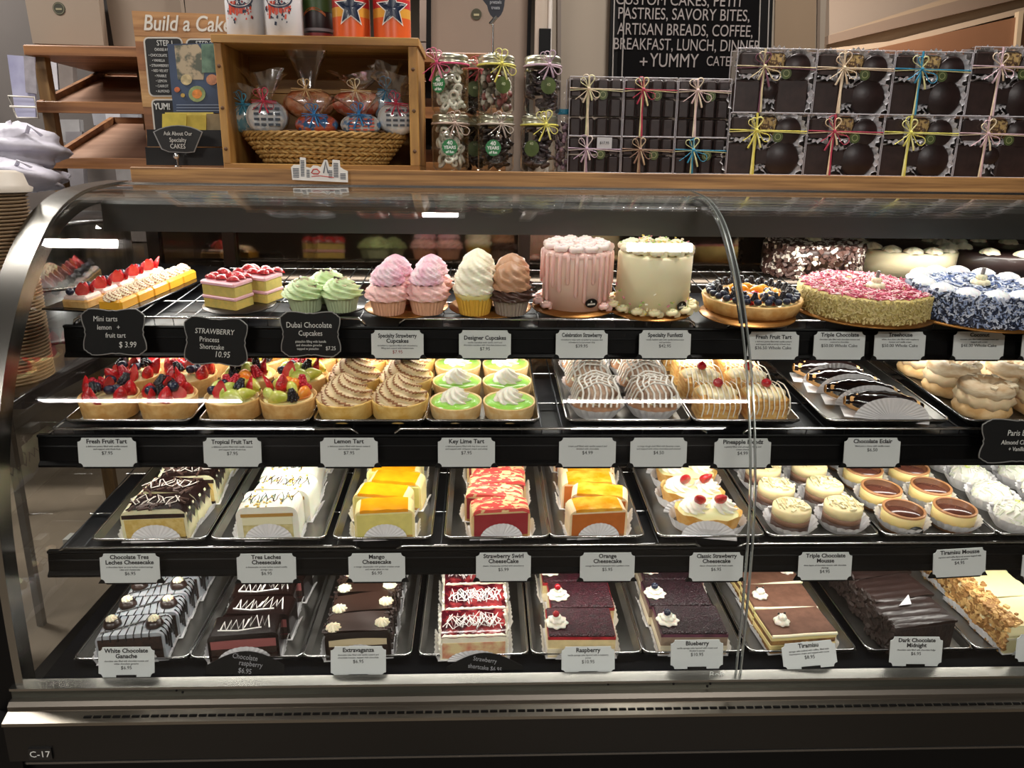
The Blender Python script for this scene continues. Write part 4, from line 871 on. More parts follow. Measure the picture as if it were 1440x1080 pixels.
# tall cakes
def sticker(parent,x,y,z,a,s=.012):
    M=Matrix.Translation((x,y,z))@Matrix.Rotation(a,4,'Z')@Matrix.Rotation(PI/2,4,'X')
    MB().lathe([(.0005,.0006),(s,.0006),(s,0),(.0005,0)][::-1],28,M=M,sy=.72,sm=False).build('oval_sticker',mt('151413',.4),parent)
    mb=MB(); mb.prism([(-s*.62,-s*.28),(s*.62,-s*.28),(s*.62,-.0002),(-s*.62,-.0002)],.0006,.0012,'z',M=M); mb.prism([(-s*.15,s*.14),(s*.15,s*.14),(0,s*.45)],.0006,.0012,'z',M=M); mb.build('sticker_mark',mt('d8d5cc',.5),parent)
def tallcake(px,py,wpx,hpx,lab,col,kind):
    x,d=onshelf(1,px,py); sc=(SPT(1,x,d+.06)-Vector((0,0,CAMH))).dot(FW)/F; R=wpx*sc/2; H=hpx*sc
    L,rt=on1(x,d+R,.0055,0); t=thing('tall_round_cake',lab,'cake',L,rt)
    MB().lathe([(.001,0),(R,0),(R,H-.004),(R-.004,H),(.001,H)],48).build('cake_body',col,t)
    if kind=='pink':
        mb=MB()
        for i in range(26):
            a=2*PI*i/26; q=random.Random(i); l=H*q.uniform(.4,.85); rr=R+.0008
            mb.tube([((rr-.006)*math.cos(a),(rr-.006)*math.sin(a),H+.001),(rr*math.cos(a),rr*math.sin(a),H-.003),((rr+.001)*math.cos(a),(rr+.001)*math.sin(a),H-l*.5),((rr+.001)*math.cos(a),(rr+.001)*math.sin(a),H-l),(rr*math.cos(a),rr*math.sin(a),H-l-.004)],[.004,.0042,.0034,.004,.001],7)
        mb.lathe([(R+.001,H-.006),(R+.001,H),(R-.004,H+.003),(.001,H+.003)],40); mb.build('pink_drip_glaze',mt('efc3ba',.3,coat=.4,sss=.2),t)
    mb=MB(); n=11
    for i in range(n):
        a=2*PI*i/n; helix(mb,.0185,.018,2,c=((R-.014)*math.cos(a),(R-.014)*math.sin(a),H))
    for i in range(5):
        a=2*PI*i/5; helix(mb,.018,.018,2,c=(R*.35*math.cos(a),R*.35*math.sin(a),H))
    mb.build('cream_rosettes',mt('f6e4e0',.45,sss=.25) if kind=='pink' else mt('f1ecd0',.45,sss=.25),t)
    mb=MB(); n=15
    for i in range(n):
        a=2*PI*i/n; 
        if kind=='pink' and abs(a-1.5*PI)<.7: continue
        helix(mb,.015,.016,2,c=((R+.008)*math.cos(a),(R+.008)*math.sin(a),0))
    mb.build('base_piping',mt('f2c9c0',.45,sss=.25) if kind=='pink' else mt('efe3b8',.45,sss=.25),t)
    if kind!='pink':
        mb=MB(); chips(mb,lambda q:((lambda a:(Vector(((R+.001)*math.cos(a),(R+.001)*math.sin(a),abs(q.gauss(.004,.018)))),(math.cos(a),math.sin(a),0)))(q.uniform(0,6.28))),160,.0028,4,seed=3,asp=(1.6,.7,.6))
        chips(mb,lambda q:((lambda a,r:(Vector((r*math.cos(a),r*math.sin(a),H+.018)),(0,0,1)))(q.uniform(0,6.28),q.uniform(0,R))),90,.003,4,seed=4,asp=(1.6,.7,.6))
        mb.build('confetti_sprinkles',[mt('e9d06a',.5),mt('d98f9b',.5),mt('a8c46e',.5),mt('efe6d0',.5)],t)['kind']='stuff'
    a=-PI/2+.32 if kind=='pink' else -PI/2+.62
    sticker(t,(R+.0045)*math.cos(a),(R+.0045)*math.sin(a),.018,a+PI/2,.0125)
    return t
x,d,R=board(812,450,122,'gold round board under the pink drip cake')
tallcake(814,443,94,76,'tall pink drip cake with cream rosettes on gold board',mt('e8c6b6',.45,sss=.25),'pink')
x,d,R=board(926,455,122,'gold round board under the tall white cake')
tallcake(926,449,102,78,'tall smooth white cake with cream rosettes beside the pink cake',mt('ece2bd',.5,sss=.25),'white')
# big fruit tart
x,d,R=board(1072,464,140,'gold round board under the large fruit tart')
x,d=onshelf(1,1078,457); sc_=(SPT(1,x,d+.09)-Vector((0,0,CAMH))).dot(FW)/F; R=137*sc_/2
L,rt=on1(x,d+R,.006); t=thing('large_fruit_tart','large round tart ringed with blueberries and orange slices on top shelf','tart',L,rt)
MB().lathe([(.001,0),(R*.93,0),(R,.024),(R*.97,.026),(R*.95,.021),(.001,.02)],72,fn=lambda a,j:1+(.012*math.cos(44*a) if j in(1,2) else 0)).build('pastry_shell',CRUST,t)
MB().lathe([(R*.94,.02),(R*.5,.024),(.001,.025)],30).build('custard',CUST,t)
for rr,n,k in ((.86,26,'blueberry'),(.72,22,'blackberry'),(.6,8,'strawberry_half'),(.50,9,'mandarin_slice'),(.36,8,'blueberry'),(.30,6,'mandarin_slice'),(.12,4,'strawberry_half'),(.78,10,'blueberry')):
    for i in range(n):
        a=2*PI*i/n+rr*3; z=.024+(.005 if rr==.72 or rr==.78 else 0)
        fruit(k,t,(R*rr*math.cos(a),R*rr*math.sin(a),z+.002),(0,0,a+(PI/2 if 'slice' in k else 0)) if 'half' not in k else (R_(-70),PI,a),1.15)
def roundcake(px,py,wpx,H,lab,side,topm,n,mats,edge,edgem,rosN=0,topcol=None,seed=1,size=.006,asp=(1.6,.8,.5),boardlab=None,dd=0):
    x,d=onshelf(1,px,py); d+=dd; R=wpx/2*((SPT(1,x,d+.11)-Vector((0,0,CAMH))).dot(FW)/F)
    if boardlab:
        b=thing('cake_board',boardlab,'cake board',SPT(1,x,d+R,.0025),tilt(SH[1][2]),'cake boards on the top shelf'); MB().lathe([(.001,0),(R+.014,0),(R+.014,.0025),(.001,.0025)],48).build('disc',GOLD,b)
    L,rt=on1(x,d+R,.0055); t=thing('round_cake',lab,'cake',L,rt)
    MB().lathe([(.001,0),(R,0),(R,H-.006),(R-.006,H),(.001,H)],56,fn=lambda a,j:1+.004*math.cos(17*a+j)).build('cake_body',side,t)
    if topcol: MB().lathe([(R-.008,H+.0008),(.001,H+.0015)],48).build('top_coating',topcol,t)
    if n:
        mb=MB(); chips(mb,lambda q:((lambda a:(Vector(((R+.001)*math.cos(a),(R+.001)*math.sin(a),q.uniform(.001,H))),(math.cos(a),math.sin(a),.2)))(q.uniform(PI,2*PI))),n,size,len(mats),seed=seed,asp=asp); mb.build('side_coating',mats,t)['kind']='stuff'
    if topm:
        mb=MB(); chips(mb,lambda q:((lambda a,r:(Vector((r*math.cos(a),r*math.sin(a),H+.002)),(q.uniform(-.3,.3),q.uniform(-.3,.3),1)))(q.uniform(0,6.28),R*.93*math.sqrt(q.random()))),topm[0],topm[2],len(topm[1]),seed=seed+1,asp=topm[3]); mb.build('top_coating',topm[1],t)['kind']='stuff'
    if rosN:
        for i in range(rosN):
            a=2*PI*i/rosN; mb=MB(); swirl(mb,.021,.014,k=7,tw=.1,amp=.08,c=((R-.022)*math.cos(a),(R-.022)*math.sin(a),H),n=35,m=6); mb.build('cream_dollop',edgem,t)
    if edge: 
        mb=MB(); tiers(mb,.017,.020,2,k=8,c=(edge[0],edge[1],H+.001),amp=.1); mb.build('centre_rosette',CRY,t)
        mb=MB(); mb.tube([(edge[0],edge[1],H+.016),(edge[0]+.001,edge[1],H+.034)],.0035,6); mb.build('chocolate_stick',mt('8b8480',.4),t)
    return t
WC=mt('d9cfc4',.5); BRC=mt('4a3029',.5)
roundcake(1192,416,132,.068,'tall chocolate cake covered in white chocolate chips behind the fruit tart',mt('2e1c17',.5),(520,[WC,BRC,BRC],.0065,(1.2,.9,.6)),560,[WC,BRC,BRC,BRC],(.0,.0),None,seed=4,size=.0075,asp=(1.2,.9,.6),dd=.10)
roundcake(1252,462,176,.044,'round cake with pink shavings on top and almond crumb sides',mt('cdbb77',.6,h2='b5a262',sc=80,bump=.5,bsc=200),(1200,[mt('d87088',.5),mt('a83352',.5),mt('f0c8cc',.5)],.0058,(2.6,.35,.3)),1100,[mt('cdbe80',.6),mt('b8a565',.6),mt('c6b27c',.6)],(.012,-.02),None,seed=8,boardlab='gold round board under the pink shavings cake',size=.0033)
roundcake(1352,420,144,.055,'white scalloped cake with dark chocolate top at the back',mt('e6d9b4',.5,sss=.2),None,0,[],None,mt('e9dfc2',.5,sss=.2),rosN=14,topcol=mt('2a1b18',.3),dd=.15)
roundcake(1420,468,180,.054,'blue flaked coconut cake with white dollops on top shelf',mt('3d465e',.6),(700,[mt('5f74a5',.5),mt('e8ebf4',.5),mt('aab6d6',.5)],.0055,(2.6,.4,.3)),1700,[mt('1c2742',.5),mt('8f9fc4',.5),mt('c9d0e2',.5),mt('1b2238',.5)],(.0,-.01),mt('f0f2f6',.5,sss=.2),rosN=14,seed=12,boardlab='gold round board under the blue coconut cake',size=.0052,asp=(2.2,.45,.35))
roundcake(1515,430,130,.056,'dark chocolate cake with white rosettes at the rear right edge',mt('2a1c1a',.4,coat=.3),None,0,[],None,CRY,rosN=8,dd=.17)
# ================================================================ TAGS
Y1,Y2,Y3,Y4=1.386,1.256,1.230,1.178
def wt(px,py,Y,title,desc,price,short,**k): price_tag(px,py,Y,title,desc,price,f"white notched price tag reading {short}",**k)
W1=dict(wpx=73,hpx=37)
wt(559,484,Y1,'Specialty Strawberry\nCupcakes','strawberry cupcakes filled with strawberry filling and topped with buttercream','$7.95','Specialty Strawberry Cupcakes',red=True,lift=-.004,**W1)
wt(682,484,Y1,'Designer Cupcakes','vanilla cupcakes with vanilla swirl and chocolate cupcakes with chocolate buttercream','$7.95','Designer Cupcakes',lift=-.008,**W1)
wt(818,484,Y1,'Celebration Strawberry','strawberry cake with strawberry mousse and strawberry buttercream drip','$39.95','Celebration Strawberry',lift=-.003,**W1)
wt(935,484,Y1,'Specialty Funfetti','vanilla funfetti cake with vanilla buttercream and sprinkles','$42.95','Specialty Funfetti',lift=-.003,**W1)
wt(1087,486,Y1,'Fresh Fruit Tart','a delicious pastry filled with vanilla custard and topped with an array of fresh fruit','$36.50 Whole Cake','Fresh Fruit Tart, 36.50 whole cake',lift=-.004,**W1)
wt(1180,486,Y1,'Triple Chocolate','chocolate cake filled with chocolate mousse and covered in chocolate','$50.00 Whole Cake','Triple Chocolate, whole cake',**W1)
wt(1265,486,Y1,'Treehouse','white chocolate cake filled with raspberry mousse and vanilla cream','$50.00 Whole Cake','Treehouse, whole cake',**W1)
wt(1376,486,Y1,'Coconut','coconut cake filled with coconut cream and topped with cream','$48.00 Whole Cake','Coconut, 48.00 whole cake',**W1)
wt(1472,486,Y1,' ',' ','','nothing in view, cut off at the top rail end',**W1)
W2=dict(wpx=80,hpx=39)
wt(151,636,Y2,'Fresh Fruit Tart',DESC,'$7.95','Fresh Fruit Tart, 7.95',**W2)
wt(327,636,Y2,'Tropical Fruit Tart',DESC,'$7.95','Tropical Fruit Tart',lift=-.001,**W2)
wt(491,636,Y2,'Lemon Tart','a delicious pastry filled with lemon custard and toasted meringue','$7.95','Lemon Tart',**W2)
wt(656,636,Y2,'Key Lime Tart','a delicious pastry filled with key lime custard and topped with whipped cream and white chocolate','$7.95','Key Lime Tart',**W2)
wt(826,636,Y2,' ','cream puff filled with vanilla custard and drizzled with chocolate','$4.99','4.99 without a title below the puffs',**W2)
wt(926,636,Y2,' ','a crispy dough shell filled with Bavarian cream and topped with white chocolate and caramel','$4.50','4.50 without a title left of Pineapple Blendz',**W2)
wt(1044,637,Y2,'Pineapple Blendz','a pastry filled with pineapple filling and cream cheese','$4.99','Pineapple Blendz',**W2)
wt(1226,636,Y2,'Chocolate Eclair','filled pate a choux with vanilla cream','$6.50','Chocolate Eclair',**W2)
W3=dict(wpx=82,hpx=40)
wt(183,799,Y3,'Chocolate Tres\nLeches Cheesecake','a chocolate layer on tres leches soaked sponge cake and cheesecake','$6.95','Chocolate Tres Leches Cheesecake',**W3)
wt(375,799,Y3,'Tres Leches\nCheesecake','a cheesecake on tres leches soaked vanilla sponge cake','$6.95','Tres Leches Cheesecake',**W3)
wt(530,798,Y3,'Mango\nCheesecake','a mango cheesecake with graham cracker crust and mango glaze on top','$6.95','Mango Cheesecake',wpx=79,hpx=39)
wt(708,797,Y3,'Strawberry Swirl\nCheeseCake','classic cheesecake swirled with strawberry','$5.99','Strawberry Swirl CheeseCake',wpx=77,hpx=39)
wt(854,797,Y3,'Orange\nCheesecake','orange flavored cheesecake with a graham crust','$5.95','Orange Cheesecake',wpx=77,hpx=39)
wt(1007,797,Y3,'Classic Strawberry\nCheesecake','classic cheesecake with fresh cream','$6.95','Classic Strawberry Cheesecake',wpx=76,hpx=39)
wt(1160,796,Y3,'Triple Chocolate\nMousse','three layers of chocolate mousse with chocolate shavings','$4.95','Triple Chocolate Mousse',wpx=76,hpx=38)
wt(1349,791,Y3,'Tiramisu Mousse','espresso and coffee flavored mousse topped with chocolate ganache','$4.95','Tiramisu Mousse, tilted slightly',wpx=75,hpx=38,roll=R_(-3))
wt(1474,795,Y3,' ',' ','','nothing in view, cut off at the third rail end',wpx=76,hpx=38)
W4=dict(wpx=77,hpx=40,stand=True,lean=R_(-14))
wt(178,931,Y4,'White Chocolate\nGanache','chocolate cake filled with chocolate mousse and white chocolate ganache','$6.95','White Chocolate Ganache',**W4)
wt(504,930,Y4,'Extravaganza','chocolate cake filled with vanilla custard and chocolate mousse, topped with chocolate','$6.95','Extravaganza',**W4)
wt(827,928,Y4,'Raspberry','vanilla sponge cake layered with a raspberry puree','$10.95','Raspberry, 10.95',wpx=75,hpx=35,stand=True,lean=R_(-18))
wt(980,920,Y4,'Blueberry','vanilla sponge cake layered with cream and blueberry puree','$10.95','Blueberry, 10.95',wpx=74,hpx=39,stand=True,lean=R_(-12))
wt(1138,921,Y4,'Tiramisu','sponge cake soaked with coffee, filled with mascarpone cream and topped with cocoa','$8.95','Tiramisu, tilted beside the paper liner',wpx=76,hpx=34,stand=True,lean=R_(-22),roll=R_(-5))
wt(1288,916,Y4,'Dark Chocolate\nMidnight','chocolate cake filled with chocolate fudge','$6.95','Dark Chocolate Midnight',wpx=75,hpx=40,stand=True,lean=R_(-10),roll=R_(1))
wt(1466,911,Y4,' ',' ','','nothing in view, cut off at the deck end',wpx=76,hpx=38,stand=True)
chalk_tag(161,467,1.375,88,66,[('Mini tarts',-.12,.28,.0135,.1),('lemon   +',-.08,.10,.0125,.1),('fruit tart',.02,-.07,.0125,.1),('$ 3.99',.20,-.27,.015,.1)],'black chalk sign reading Mini tarts lemon and fruit tart 3.99')
chalk_tag(304,480,1.372,88,68,[('STRAWBERRY',-.02,.20,.0135,.15),('Princess',-.10,.03,.013,0),('Shortcake',-.06,-.12,.013,0),('10.95',.10,-.27,.0155,.15)],'black chalk sign reading Strawberry Princess Shortcake 10.95',roll=R_(3))
chalk_tag(437,470,1.375,84,64,[('Dubai Chocolate',-.02,.20,.0145,0),('Cupcakes',.0,.02,.0135,0),('pistachio filling with kunafa',.0,-.16,.0062,0),('and chocolate ganache',-.03,-.24,.0062,0),('topped w pistachio',-.05,-.32,.0062,0),('$7.25',.33,-.31,.010,0)],'black chalk sign reading Dubai Chocolate Cupcakes')
chalk_tag(1432,620,1.242,112,64,[('Paris Brest',.02,.18,.0145,.1),('Almond Choux',-.02,-.03,.0115,.1),('+ Vanilla Slice',.04,-.18,.0105,.1),('6.99',.2,-.33,.0125,.1)],'black chalk sign reading Paris Brest at right end of second rail')
def arc_sign(px,py,lines,label):
    c=at(px,py,Y=1.19); t=thing('arched_sign',label,'price sign',c,(R_(-18),0,0),'black arched signs on the bottom deck')
    P=[(-.068,-.022)]+[(-.068+.136*k/14,-.004+.024*math.sin(PI*k/14)) for k in range(15)]+[(.068,-.022)]
    MB().prism(P[::-1],-.0012,.0012,'y').build('board',mt('050506',.6,spec=.15),t); MB().box(-.02,.02,-.002,.03,-.026,-.022).build('foot',BLK,t)
    for s,x,z,sz in lines: text(s,sz,mt('8f8f94',.7),t,(x,-.0018,z),rot=(PI/2,R_(8),0),name='chalk_lettering',sx=.85)
arc_sign(345,932,[('Chocolate',.0,.010,.0125),('raspberry',.01,-.002,.0125),('$6.95',.0,-.014,.0125)],'black arched sign reading Chocolate raspberry 6.95 in faint chalk')
arc_sign(682,934,[('Strawberry',.0,.008,.011),('shortcake $6.95',.0,-.006,.011)],'black arched sign before the red and white slices')
# ================================================================ TOP GOODS
ZT=1.3992
def lt(px,Y,py=240): return at(px,py,Y=Y).x
WD=('a5783f','7c5429')
cx0,cx1,cz0,cz1,cy0,cy1=-.573,-.141,ZT,1.668,1.79,2.0
t=thing('wooden_crate','open wooden crate shelf holding the wicker basket','crate',((cx0+cx1)/2,1.9,ZT)); C0=Vector(t.location)
WM=wood('b08445','8a5f2c',7,(.6,6,6)); WV=wood('b08445','8a5f2c',7,(6,6,.6))
for nm,b,m in (('bottom_board',(cx0,cx1,cy0,cy1,cz0,cz0+.010),WM),('top_board',(cx0-.004,cx1+.004,cy0-.004,cy1,cz1-.012,cz1+.004),WM),('side_board',(cx0,cx0+.016,cy0,cy1,cz0+.01,cz1-.012),WV),('side_board',(cx1-.020,cx1,cy0,cy1,cz0+.01,cz1-.012),WV)):
    MB().box(*b,bev=.0015).build(nm,m,t,-C0)
for i in range(3):
    z=cz0+.010+i*.0825; MB().box(cx0+.016,cx1-.02,cy1-.012,cy1-.002,z,z+.0805,bev=.001).build('back_slat',WM,t,-C0)
for i in range(6):
    MB().lathe([(.0005,.0012),(.004,.001),(.0042,0)],10,M=Matrix.Translation((cx0+.008 if i<3 else cx1-.01,cy0-.0002,cz0+.04+.085*(i%3)))@Matrix.Rotation(PI/2,4,'X')).build('wood_knot',mt('5a3a1c',.6),t,-C0)
# wicker basket
t=thing('wicker_basket','oval woven wicker basket full of cookie bags in the crate','basket',(-.362,1.868,ZT+.0105)); 
bm1,bm2=mt('b8904f',.6,h2='8f6a35',sc=90),mt('a47a3e',.6,h2='c9a767',sc=90)
for lv in range(6):
    z=.006+lv*.0095; q=.78+.042*lv
    for ph in (0,1):
        mb=MB(); P=[]
        for i in range(120):
            a=2*PI*i/120; w_=.0035*math.sin(30*a+PI*(ph+lv)); P.append(((.178*q+w_)*math.cos(a)*1.0,(.062*q+w_)*math.sin(a),z+.0028*math.cos(30*a+PI*ph)+.002*math.sin(2*a)))
        mb.tube(P,.0036,5,closed=True); mb.build('woven_strand',(bm1,bm2)[ph],t)
mb=MB(); P=[(.182*math.cos(2*PI*i/150),.066*math.sin(2*PI*i/150),.064) for i in range(150)]
for ph in (0,2.1,4.2): mb.tube([(x*(1+.02*math.cos(i*.75+ph)),y*(1+.05*math.cos(i*.75+ph)),z+.0045*math.sin(i*.75+ph)) for i,(x,y,z) in enumerate(P)],.0032,5,closed=True)
mb.build('braided_rim',bm1,t)
mb=MB()
for i in range(30):
    a=2*PI*i/30; mb.tube([(.138*math.cos(a),.047*math.sin(a),.002),(.178*math.cos(a),.064*math.sin(a),.064)],.002,5)
mb.build('stakes',bm2,t)['kind']='stuff'
MB().lathe([(.001,.002),(.138,.002),(.138,.006),(.001,.006)],32,sy=.34).build('base',bm2,t)
RIB={}
def ribm(h): return mt(h,.5,var=.12,sc=60)
def bow(parent,x,y,z,c1,c2,s=1.0,wrap=None,down=None,up=0,seed=0,ang=0):
    """raffia bow at x,z on the plane y; wrap=(x0,x1) band across; down=z0 strand to the bottom"""
    q=random.Random(seed); m1,m2=ribm(c1),ribm(c2)
    mb=MB()
    if wrap: 
        mb.tube([(wrap[0],y-.001,z+.001),(x,y-.003,z),(wrap[1],y-.001,z-.001)],.0026*s,5,0,flat=.5); mb.tube([(wrap[0],y-.001,z-.004),(x,y-.003,z-.001),(wrap[1],y-.001,z-.005)],.0022*s,5,1,flat=.5)
    if down is not None: mb.tube([(x+.001,y-.002,z),(x-.001,y-.002,(z+down)/2),(x+.0015,y-.001,down)],.0030*s,5,0,flat=.5); mb.tube([(x-.003,y-.002,z),(x-.002,y-.002,(z+down)/2),(x-.003,y-.001,down)],.0024*s,5,1,flat=.5)
    if up: mb.tube([(x+.001,y-.002,z),(x,y-.002,z+up)],.0028*s,5,0,flat=.5)
    if mb.v: mb.build('ribbon_band',[m1,m2],parent)
    mb=MB()
    for k_,(a,L) in enumerate(((PI*.60+ang,.030),(PI*.42+ang,.028),(-.62+ang,.036),(PI*.72+ang,.030))):
        L*=s*q.uniform(.85,1.15); P=[]
        for i in range(13):
            u=2*PI*i/12; r=L*math.sin(u/2); b=a+.30*math.sin(u); P.append((x+r*math.cos(b),y-.004-.003*math.sin(u/2),z+r*math.sin(b)))
        mb.tube(P,.0015*s,5,k_%2,flat=.6)
    mb.build('bow_loop',[m1,m2],parent)
    mb=MB()
    for k_,a in enumerate((-PI*.62,-PI*.40,-PI*.78)):
        L=.036*s*q.uniform(.8,1.2); mb.tube([(x,y-.004,z),(x+L*.6*math.cos(a+ang),y-.007,z+L*.6*math.sin(a+ang)),(x+L*math.cos(a+ang)*1.05,y-.004,z+L*math.sin(a+ang))],[.0014*s,.0022*s,.0026*s],5,k_%2,flat=.4)
    mb.tube([(x-.003,y-.005,z),(x+.003,y-.005,z)],.004*s,6,0); mb.build('bow_tail',[m1,m2],parent)
# cookie bags in the basket
CEL=glassmat('cellophane',base=.16,pw=2.2,mx=.8,rough=.12,tint=(.96,.96,.97))
def bag(px,py,Y,w,h,body,printc,rb,label,top=.05,rz=0,title=None):
    w*=1.14; h*=1.22; top*=1.3
    x=lt(px,Y); z=at(px,py,Y=Y).z; t=thing('cookie_bag',label,'cookie bag',(x,Y,z),(0,rz,0),'bags of cookies in the basket')
    MB().ball(w/2,(0,0,h/2),16,10,sc=(1,.42,h/w),fn=lambda a,b:1+.12*abs(math.sin(2*a))*abs(math.cos(b))).build('cookie_filling',mt(body[0],.6,h2=body[1],sc=55,thr=(.46,.54)),t)
    q=random.Random(px); mb=MB()
    if printc:
        for i in range(4):
            for j in range(4): 
                xx=-w*.26+j*w*.17; zz=h*.25+i*h*.15; mb.box(xx,xx+w*.12,-w*.235,-w*.225,zz,zz+h*.07)
        mb.build('printed_label',mt(printc,.6),t)
    mb=MB()
    def g(i,j):
        a=2*PI*i/22; u=j/5; r=(w*.12+w*.42*u**1.3)*(1+.22*math.sin(5*a+j)*u); return (r*math.cos(a),r*.4*math.sin(a)-.004,h*.93+top*u+.006*math.sin(3*a+px)*u)
    mb.grid(g,22,5,cu=True); mb.build('cellophane_top',CEL,t)
    mb=MB()
    def g2(i,j):
        a=2*PI*i/22; b=-PI/2+PI*j/8; c=max(.05,math.cos(b)); return (w*.53*c*math.cos(a)*(1+.05*math.sin(7*a)),w*.26*c*math.sin(a),h/2+h*.53*math.sin(b))
    mb.grid(g2,22,8,cu=True); mb.build('cellophane_bag',CEL,t)
    bow(t,0,-w*.2,h*.95,rb[0],rb[1],.85,seed=px,wrap=(-w*.3,w*.3))
bag(381,190,1.845,.080,.062,('e6e2dc','c9cfd4'),'3f4650',('b8233f','c73a52'),'white cookie bag with black print and red ribbon, left in basket')
bag(352,188,1.872,.06,.055,('e3ddcf','5fa3b4'),None,('2f7f9c','3c93ad'),'pale cookie bag with teal ribbon at the left rim',top=.03)
bag(449,192,1.838,.082,.040,('d95f3c','2f6fa3'),None,('2a6fa8','3c86bd'),'cookie bag with orange star cookies and blue ribbon, middle left',top=.03)
bag(510,192,1.838,.078,.040,('e5e0d8','3f7dae'),'c8563c',('2a6fa8','2f7fb5'),'cookie bag with orange and white cookies, middle right',top=.03)
bag(561,190,1.848,.078,.058,('e6e3dc','d5d8da'),'444b55',('b8233f','a33049'),'white cookie bag with black print and red ribbon, right in basket')
bag(440,168,1.890,.10,.055,('cf7a4a','e0a37a'),None,('c9a06a','d8b27a'),'clear bag of orange cookies standing tall behind, left centre',top=.09)
bag(507,166,1.890,.10,.050,('dd6a4a','e8a88c'),None,('d8b27a','e6d3b0'),'clear bag of orange iced cookies behind, right centre',top=.03)
bag(548,172,1.888,.06,.06,('c3ccd2','8fa9b8'),None,('236f92','2f86a5'),'clear bag with teal ribbon at back right of the basket',top=.045)
# skyline sticker sign
c=at(450,242,Y=1.752); t=thing('skyline_magnet','small white skyline shaped cutout sign on the ledge front','sign',c,(R_(-3),R_(1),0))
P=[(-.060,-.018),(.060,-.020),(.060,.004),(.050,.008),(.044,.012),(.043,.026),(.028,.027),(.026,.012),(.020,.012),(.016,.026),(.010,.026),(.002,.010),(-.004,.013),(-.014,.014),(-.020,.008),(-.030,.010),(-.030,.029),(-.042,.030),(-.043,.014),(-.056,.014),(-.062,.008)]
MB().prism(P[::-1],-.0015,.0015,'y').build('cutout',mt('d9d4ce',.5),t)
mb=MB(); q=random.Random(2)
for (x0,x1,z0,z1,m) in [(-.058,-.045,-.013,.009,0),(-.041,-.033,-.010,.025,0),(-.029,-.022,-.012,.006,0),(.030,.040,-.010,.022,0),(.044,.056,-.014,.003,0),(.019,.027,-.012,.008,0)]:
    k_=int((z1-z0)/.0035)
    for i in range(k_): mb.box(x0,x1,-.0022,-.0016,z0+i*.0035,z0+i*.0035+.0019,m)
mb.tube([(-.018,-.002,-.002),(-.014,-.002,.005),(-.006,-.002,.006),(.0,-.002,.0),(-.004,-.002,-.004),(-.014,-.002,-.004)],.0016,5,1,closed=True)
mb.tube([(.008,-.002,-.002),(.013,-.002,.022),(.018,-.002,-.002)],.0014,5,0); mb.tube([(-.018,-.002,-.010),(.0,-.002,-.008),(.03,-.002,-.011)],.001,5,1); mb.build('printed_buildings',[mt('3f434e',.6),mt('a8423a',.6)],t)
